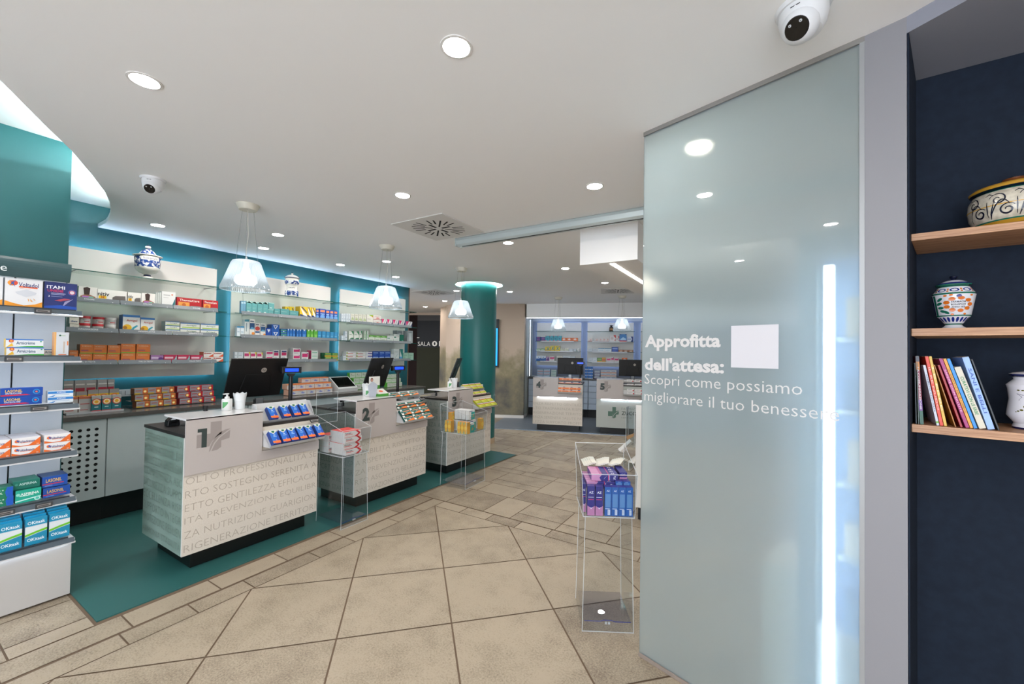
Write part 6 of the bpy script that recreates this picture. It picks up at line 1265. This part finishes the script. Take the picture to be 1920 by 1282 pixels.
def stroke(path, wd):
    """2D path -> closed polygon strips list"""
    out = []
    n = len(path)
    L_, R2 = [], []
    for i, p in enumerate(path):
        q0 = path[max(i-1, 0)]; q1 = path[min(i+1, n-1)]; dx, dy = q1[0]-q0[0], q1[1]-q0[1]; l = math.hypot(dx, dy) or 1
        wv = wd*(.35+.65*sin(pi*min(max(i/(n-1), .05), .95))); L_.append((p[0]-dy/l*wv/2, p[1]+dx/l*wv/2)); R2.append((p[0]+dy/l*wv/2, p[1]-dx/l*wv/2))
    for i in range(n-1): out.append([R2[i], R2[i+1], L_[i+1], L_[i]])
    return out
def wrap_text(m, prof, s, ac, zc, w_, h_, mt, off=.0010):
    def rr(z):
        for p, q in zip(prof[:-1], prof[1:]):
            if p[1] <= z <= q[1] and q[1] > p[1]: return p[0]+(q[0]-p[0])*(z-p[1])/(q[1]-p[1])
        return prof[-1][0]
    Rm = rr(zc)
    def f(U, V):
        a = ac+(U-w_/2)/Rm; z = zc+V; r = rr(z)+off; return (r*cos(a), r*sin(a), z)
    m.text(s, (0, 0, 0), (1, 0, 0), (0, 1, 0), fit=(w_, h_), mt=mt, mapf=f, bold=.01)
blob = lambda cx, cy, a, b, n=14, rot=0: [(cx+a*cos(2*pi*i/n)*cos(rot)-b*sin(2*pi*i/n)*sin(rot), cy+a*cos(2*pi*i/n)*sin(rot)+b*sin(2*pi*i/n)*cos(rot)) for i in range(n)]
# lidded bowl on the glass shelf (faces the camera: angle toward (0,0))
def cam_angle(x, y): return math.atan2(-y, -x)
X0, Y0_ = -5.13, 1.545; ca = cam_angle(X0, Y0_)
t = thing('lidded_bowl', 'blue and white lidded porcelain bowl on the top glass shelf, nearest bay', 'jar', (X0, Y0_, 2.1695))
bp = [(.001, 0), (.050, .0), (.046, .010), (.030, .020), (.026, .036), (.034, .044), (.066, .056), (.086, .080), (.094, .105), (.098, .16), (.101, .205), (.102, .218)]
m = MB(); m.lathe(bp, PORC, 56, mats=[PORC, PORC, PORC, NB, PORC, PORC, PORC, PORC, BL, BL, PORC]); ring_poly(m, bp, ca-.5, ca+.95, .170, .205, PORC, n=12); wrap_text(m, bp, 'homamelis', ca+.25, .176, .11, .024, NB); m.build('bowl', t)
lp = [(.104, .214), (.113, .218), (.112, .222), (.070, .232), (.060, .250), (.045, .272), (.024, .284), (.014, .288), (.016, .296), (.024, .304), (.020, .314), (.010, .318), (.010, .324), (.001, .330)]
m = MB(); m.lathe(lp, PORC, 56, mats=[PORC, PORC, PORC, BL, BL, BL, PORC, NB, PORC, PORC, PORC, NB, NB]); m.build('lid', t)
# waisted jar
X0, Y0_ = -5.155, 3.00; ca = cam_angle(X0, Y0_)
t = thing('waisted_jar', 'blue floral waisted porcelain jar on the glass shelf, middle bay', 'jar', (X0, Y0_, 2.1695))
bp = [(.001, 0), (.070, 0), (.078, .01), (.080, .05), (.076, .075), (.060, .090), (.058, .12), (.060, .145), (.074, .16), (.084, .18), (.084, .205), (.075, .225), (.07, .235)]
m = MB(); m.lathe(bp, PORC, 48, mats=[PORC, PORC, BL, BL, PORC, PORC, PORC, PORC, BL, BL, PORC, PORC]); wrap_text(m, bp, 'oppio', ca, .105, .08, .02, NB); m.build('body', t)
m = MB(); m.lathe([(.07, .232), (.086, .238), (.088, .246), (.078, .256), (.06, .272), (.03, .285), (.010, .288), (.010, .296), (.014, .304), (.008, .312), (.001, .313)], PORC, 48, mats=[PORC, NB, PORC, PORC, PORC, PORC, PORC, PORC, NB, NB]); m.build('lid', t)
# brown bottle in the far room
p = R(.20, 10.03); t = thing('apothecary_bottle', 'dark brown apothecary bottle on the far room top shelf', 'bottle', (p.x, p.y, 2.0405))
m = MB(); bp = [(.001, 0), (.045, 0), (.048, .01), (.048, .09), (.040, .105), (.022, .115), (.022, .125)]; m.lathe(bp, mat('1c0e08', .15), 32); ring_poly(m, bp, cam_angle(p.x, p.y)-.8, cam_angle(p.x, p.y)+.8, .03, .08, mat('a07848', .5)); m.build('bottle', t)
m = MB(); m.lathe([(.024, .122), (.034, .130), (.034, .148), (.001, .150)], mat('140a06', .2), 24); m.build('stopper', t)
# the three majolica jars in the navy niche
CRM = mottled('cream_glaze', 'b4ab9a', 'd2c9b6', 60, .14, 2, 0, .35, .65); YEL = mat('b98a2c', .15); DKB = mat('10162c', .15); GRN = mat('1c6450', .15); ORG = mat('cf6a1c', .15); BLU = mat('1c2c7c', .15); WGL = mat('dcdce0', .12); BRN = mat('6c3c1c', .15)
def spiral(cx, cy, r0, r1, a0, turns, n=26, sg=1): return [(cx+(r0+(r1-r0)*i/n)*cos(a0+sg*turns*2*pi*i/n), cy+(r0+(r1-r0)*i/n)*sin(a0+sg*turns*2*pi*i/n)) for i in range(n+1)]
jx, jy = .700, 1.985; ca = cam_angle(jx, jy)
t = thing('lidded_jar', 'squat cream majolica jar with dark scrolls and yellow rimmed lid', 'jar', (jx, jy, 1.9225))
bp = [(.001, 0), (.078, 0), (.080, .012), (.090, .022), (.102, .045), (.106, .075), (.104, .100), (.096, .118), (.086, .124)]
m = MB(); m.lathe(bp, CRM, 64, mats=[BRN, BRN, YEL, CRM, CRM, CRM, CRM, GRN]); ring_poly(m, bp, 0, 2*pi, .022, .026, GRN, n=48); ring_poly(m, bp, 0, 2*pi, .070, .073, mat('c89a40', .2), n=48, off=.0004)
SC = []
for cx in (-.10, -.035, .03, .095):
    SC += stroke(spiral(cx, .088, .021, .004, pi*.9, 1.35, sg=-1), .0042); SC += stroke(spiral(cx+.02, .052, .019, .004, pi*.2, 1.4), .0048)
    SC += stroke([(cx+.022*0-.02+.045*q, .030+.055*sin(q*2.4)) for q in [i/12 for i in range(13)]], .004)
    SC += stroke([(cx+.04, .035+.01*q) for q in range(6)], .003); SC += stroke([(cx+.046+.002*q, .035+.009*q) for q in range(6)], .003)
    SC += stroke([(cx-.03, .104), (cx-.022, .110), (cx-.012, .104)], .003)
for pl in SC: wrap_poly(m, bp, [(u, v-.07) for u, v in pl], ca, .07, DKB, R_=.104)
m.build('body', t)
m = MB(); m.lathe([(.086, .122), (.100, .128), (.103, .134), (.098, .140), (.070, .147), (.03, .151), (.020, .152), (.026, .160), (.029, .168), (.022, .172), (.001, .174)], YEL, 64, mats=[DKB, YEL, YEL, CRM, YEL, CRM, CRM, BRN, BRN, CRM]); m.build('lid', t)
jx, jy = .560, 1.995; ca = cam_angle(jx, jy)
t = thing('pharmacy_jar', 'lidded majolica jar with orange cartouche and lettering on the middle oak shelf', 'jar', (jx, jy, 1.6025))
bp = [(.001, 0), (.032, 0), (.034, .003), (.024, .010), (.020, .016), (.022, .020), (.034, .036), (.041, .045), (.050, .100), (.053, .118), (.051, .124), (.040, .142), (.035, .148)]
m = MB(); m.lathe(bp, WGL, 56, mats=[GRN, GRN, WGL, WGL, GRN, WGL, WGL, WGL, WGL, GRN, WGL, WGL])
for i in range(20): wrap_poly(m, bp, blob(0, 0, .0036, .0085), 2*pi*i/20, .033, BLU, R_=.034)
ring_poly(m, bp, 0, 2*pi, .044, .048, GRN, n=40); ring_poly(m, bp, 0, 2*pi, .1445, .147, GRN, n=40)
for i in range(9): wrap_poly(m, bp, blob(0, 0, .012, .006), 2*pi*i/9+.3, .133, BLU, R_=.047); wrap_poly(m, bp, blob(0, 0, .003, .0025), 2*pi*i/9+.65, .136, ORG, R_=.046); wrap_poly(m, bp, blob(0, 0, .003, .0025), 2*pi*i/9+.65, .129, ORG, R_=.046)
c2 = ca+.25
wrap_poly(m, bp, [(u*.9, v*.9) for u, v in blob(0, 0, .034, .024, 20)], c2, .083, ORG, R_=.047)
for q in range(9): wrap_poly(m, bp, blob(.030*cos(q*.7), .021*sin(q*.7), .008, .006), c2, .083, ORG, R_=.047, off=.0009)
wrap_poly(m, bp, blob(0, 0, .022, .014, 18), c2, .083, WGL, R_=.047, off=.0013)
for s_, z, wd in (('FARMACIA', .0885, .034), ('BONAPACE', .0800, .034), ('ANNO 1876', .0715, .032)): wrap_text(m, bp, s_, c2, z, wd, .0058, DKB, off=.0018)
for q, (u, v) in enumerate(((-.045, .018), (-.048, .004), (-.045, -.010), (-.040, -.022), (-.030, -.026))): wrap_poly(m, bp, blob(u, v, .009, .0045, rot=.6-q*.3), c2, .083, GRN, R_=.047)
wrap_poly(m, bp, blob(0, .028, .006, .005), c2, .083, BLU, R_=.047); 
for u, v in ((-.03, .030), (-.017, .032), (.03, .030), (-.015, -.033), (.018, -.032)): wrap_poly(m, bp, blob(u, v, .0045, .003), c2, .083, ORG, R_=.047)
ring_poly(m, bp, c2-1.42, c2-1.22, .048, .116, GRN, n=4); ring_poly(m, bp, c2-1.9, c2-1.5, .05, .116, BLU, n=4)
m.build('body', t)
m = MB(); m.lathe([(.036, .147), (.044, .151), (.045, .154), (.036, .160), (.020, .168), (.010, .171), (.006, .174), (.010, .179), (.009, .184), (.001, .186)], GRN, 48, mats=[GRN, GRN, BLU, WGL, BLU, DKB, DKB, DKB, DKB]); m.build('lid', t)
jx, jy = .735, 1.985; ca = cam_angle(jx, jy)
t = thing('white_jar', 'white waisted jar with navy rim on the lowest oak shelf, cut by the frame', 'jar', (jx, jy, 1.2815))
bp = [(.001, 0), (.042, 0), (.044, .006), (.040, .018), (.056, .042), (.054, .060), (.050, .095), (.053, .128), (.056, .140), (.040, .158), (.041, .166)]
m = MB(); m.lathe(bp, PORW, 56, mats=[PORW, NB]+[PORW]*8)
for u in (-.030, -.020, -.010, 0, .01): wrap_poly(m, bp, blob(u, 0, .0035, .002), ca, .124, mat('5c5a1c', .2), R_=.053)
for q, (u, v, r_) in enumerate(((-.034, -.03, .002), (-.029, -.027, .003), (-.022, -.023, .004), (-.012, -.012, .007), (.004, -.01, .008))): wrap_poly(m, bp, blob(u, v, r_, r_*.7), ca, .085, mat('5c5a1c', .2), R_=.052)
wrap_poly(m, bp, blob(-.008, -.020, .008, .005), ca, .085, mat('e0a020', .2), R_=.052)
for pl in stroke([(-.034, .028), (-.02, .024), (.03, .024)], .0015)+stroke([(-.034, .028), (-.022, .018), (-.030, .008), (.03, .008)], .0015): wrap_poly(m, bp, pl, ca, .085, NB, R_=.052)
m.build('body', t)
m = MB(); m.lathe([(.040, .165), (.049, .170), (.050, .175), (.040, .180), (.001, .186)], NB, 48, mats=[NB, NB, PORW, PORW]); m.build('lid', t)

# ------------------------------------------------------------------ books on the lowest oak shelf
bks = [ # x_bottom, x_top, thickness, height, depth, colour, title colour, title, label
 (.004, .001, .003, .205, .15, '1c2a30', None, '', 'thin dark booklet leaning on the niche side, first book'),
 (.010, .006, .003, .208, .15, '3c4c44', None, '', 'thin green grey booklet, second book from the niche side'),
 (.015, .004, .0085, .228, .15, '8c2c44', 'd8d0d0', 'LA COMUNICAZIONE', 'tall maroon spined book with orange and grey top block'),
 (.054, .022, .0065, .200, .15, 'c8ccd8', '5c6484', 'FARMACIA ILLUSTRATA', 'white spined slim book, leaning, third group first'),
 (.062, .027, .0080, .230, .15, 'd83c20', 'f0c0b0', 'IL RE NUDO', 'scarlet spined book leaning right of the white one'),
 (.0715, .036, .0070, .230, .15, 'd8b040', 'f0e0b0', 'LE ERBE', 'golden yellow spined book next to the scarlet one'),
 (.096, .048, .0030, .205, .15, 'a86c24', None, '', 'thin ochre booklet behind a gap after the yellow book'),
 (.1085, .057, .0055, .205, .15, 'a01c20', None, '', 'dark red spined book left of the purple one'),
 (.1200, .060, .0085, .228, .15, 'a0206c', 'e8a8c8', 'SAPERE CON SALUTE', 'purple spined book with pink title'),
 (.1300, .070, .0070, .228, .15, 'e09820', '7c4c14', 'IL GUSTO SALE LIBRO', 'amber spined book between purple and blue'),
 (.1385, .0785, .0075, .228, .15, '2088d8', '9cd0f0', '', 'bright blue spined book right of the amber one'),
 (.1500, .0955, .0150, .200, .14, 'd0c8b4', '1c8044', 'CURATEVI CON LE ERBE', 'cream spined herb book with green capital title'),
 (.1680, .1130, .0150, .232, .15, '94b4e8', '3c5cb0', 'SANI E BELLI', 'pale blue spined tall book, rightmost thick one'),
 (.1890, .1330, .0040, .225, .15, '1c2024', None, '', 'dark glossy booklet leaning at the right end of the books')]
ang0 = math.atan2(FD.y, FD.x)
base = Vector((F0.x+.0035, F0.y, 1.2812))
for i, (xb, xt, th, h, dp, col, tc, title, lb) in enumerate(bks):
    hh = h; s_ = (xb-xt)/hh; s_ = min(s_, .32); a = math.asin(s_)
    t = thing('book', lb, 'book', None or (0, 0, 0), 0, 'books on the lowest oak shelf')
    M_ = Matrix.Translation(base) @ Matrix.Rotation(ang0, 4, 'Z') @ Matrix.Translation((xb+.006, .014+.0006*i, 0)) @ Matrix.Rotation(-a, 4, 'Y')
    # leaning left: top towards -x ; keep lowest corner on the shelf
    M_ = Matrix.Translation((0, 0, .0)) @ M_
    t.matrix_world = M_
    m = MB(); m.box(0, 0, 0, th, dp, h, mat(col, .35)); cov = m.build('cover', t, bevel=.0006)
    m = MB(); m.box(.0012 if th > .004 else .0008, .003, h, th-(.0012 if th > .004 else .0008), dp-.002, h+.0004, mat('d8d2c4', .7)); m.build('pages', t)
    if tc and title:
        m = MB(); L_ = h*.62; m.text(title, (th*.26, -.0006, h*.84), (0, 0, -1), (1, 0, 0), fit=(L_, th*.5), mt=mat(tc, .4), bold=.015); m.build('title', t)
    if i == 2:
        m = MB(); m.box(0, -.0005, h*.92, th, 0, h, mat('4c5058', .4)); m.box(0, -.0005, h*.80, th, 0, h*.919, mat('c87c2c', .4)); m.box(0, -.0005, h*.2, th, 0, h*.36, mat('6c3c8c', .4)); m.box(0, -.0005, 0, th, 0, h*.199, mat('2c5c4c', .4)); m.build('spine_bands', t)
    if i == 3:
        m = MB(); m.box(0, -.0005, .008, th, 0, .014, mat('6cb030', .4)); m.build('spine_bands', t)
    if i == 12:
        m = MB(); m.text('Vivere', (th*.3, -.0006, h*.46), (0, 0, -1), (1, 0, 0), fit=(.04, th*.35), mt=mat('3c5cb0', .4)); m.build('subtitle', t)
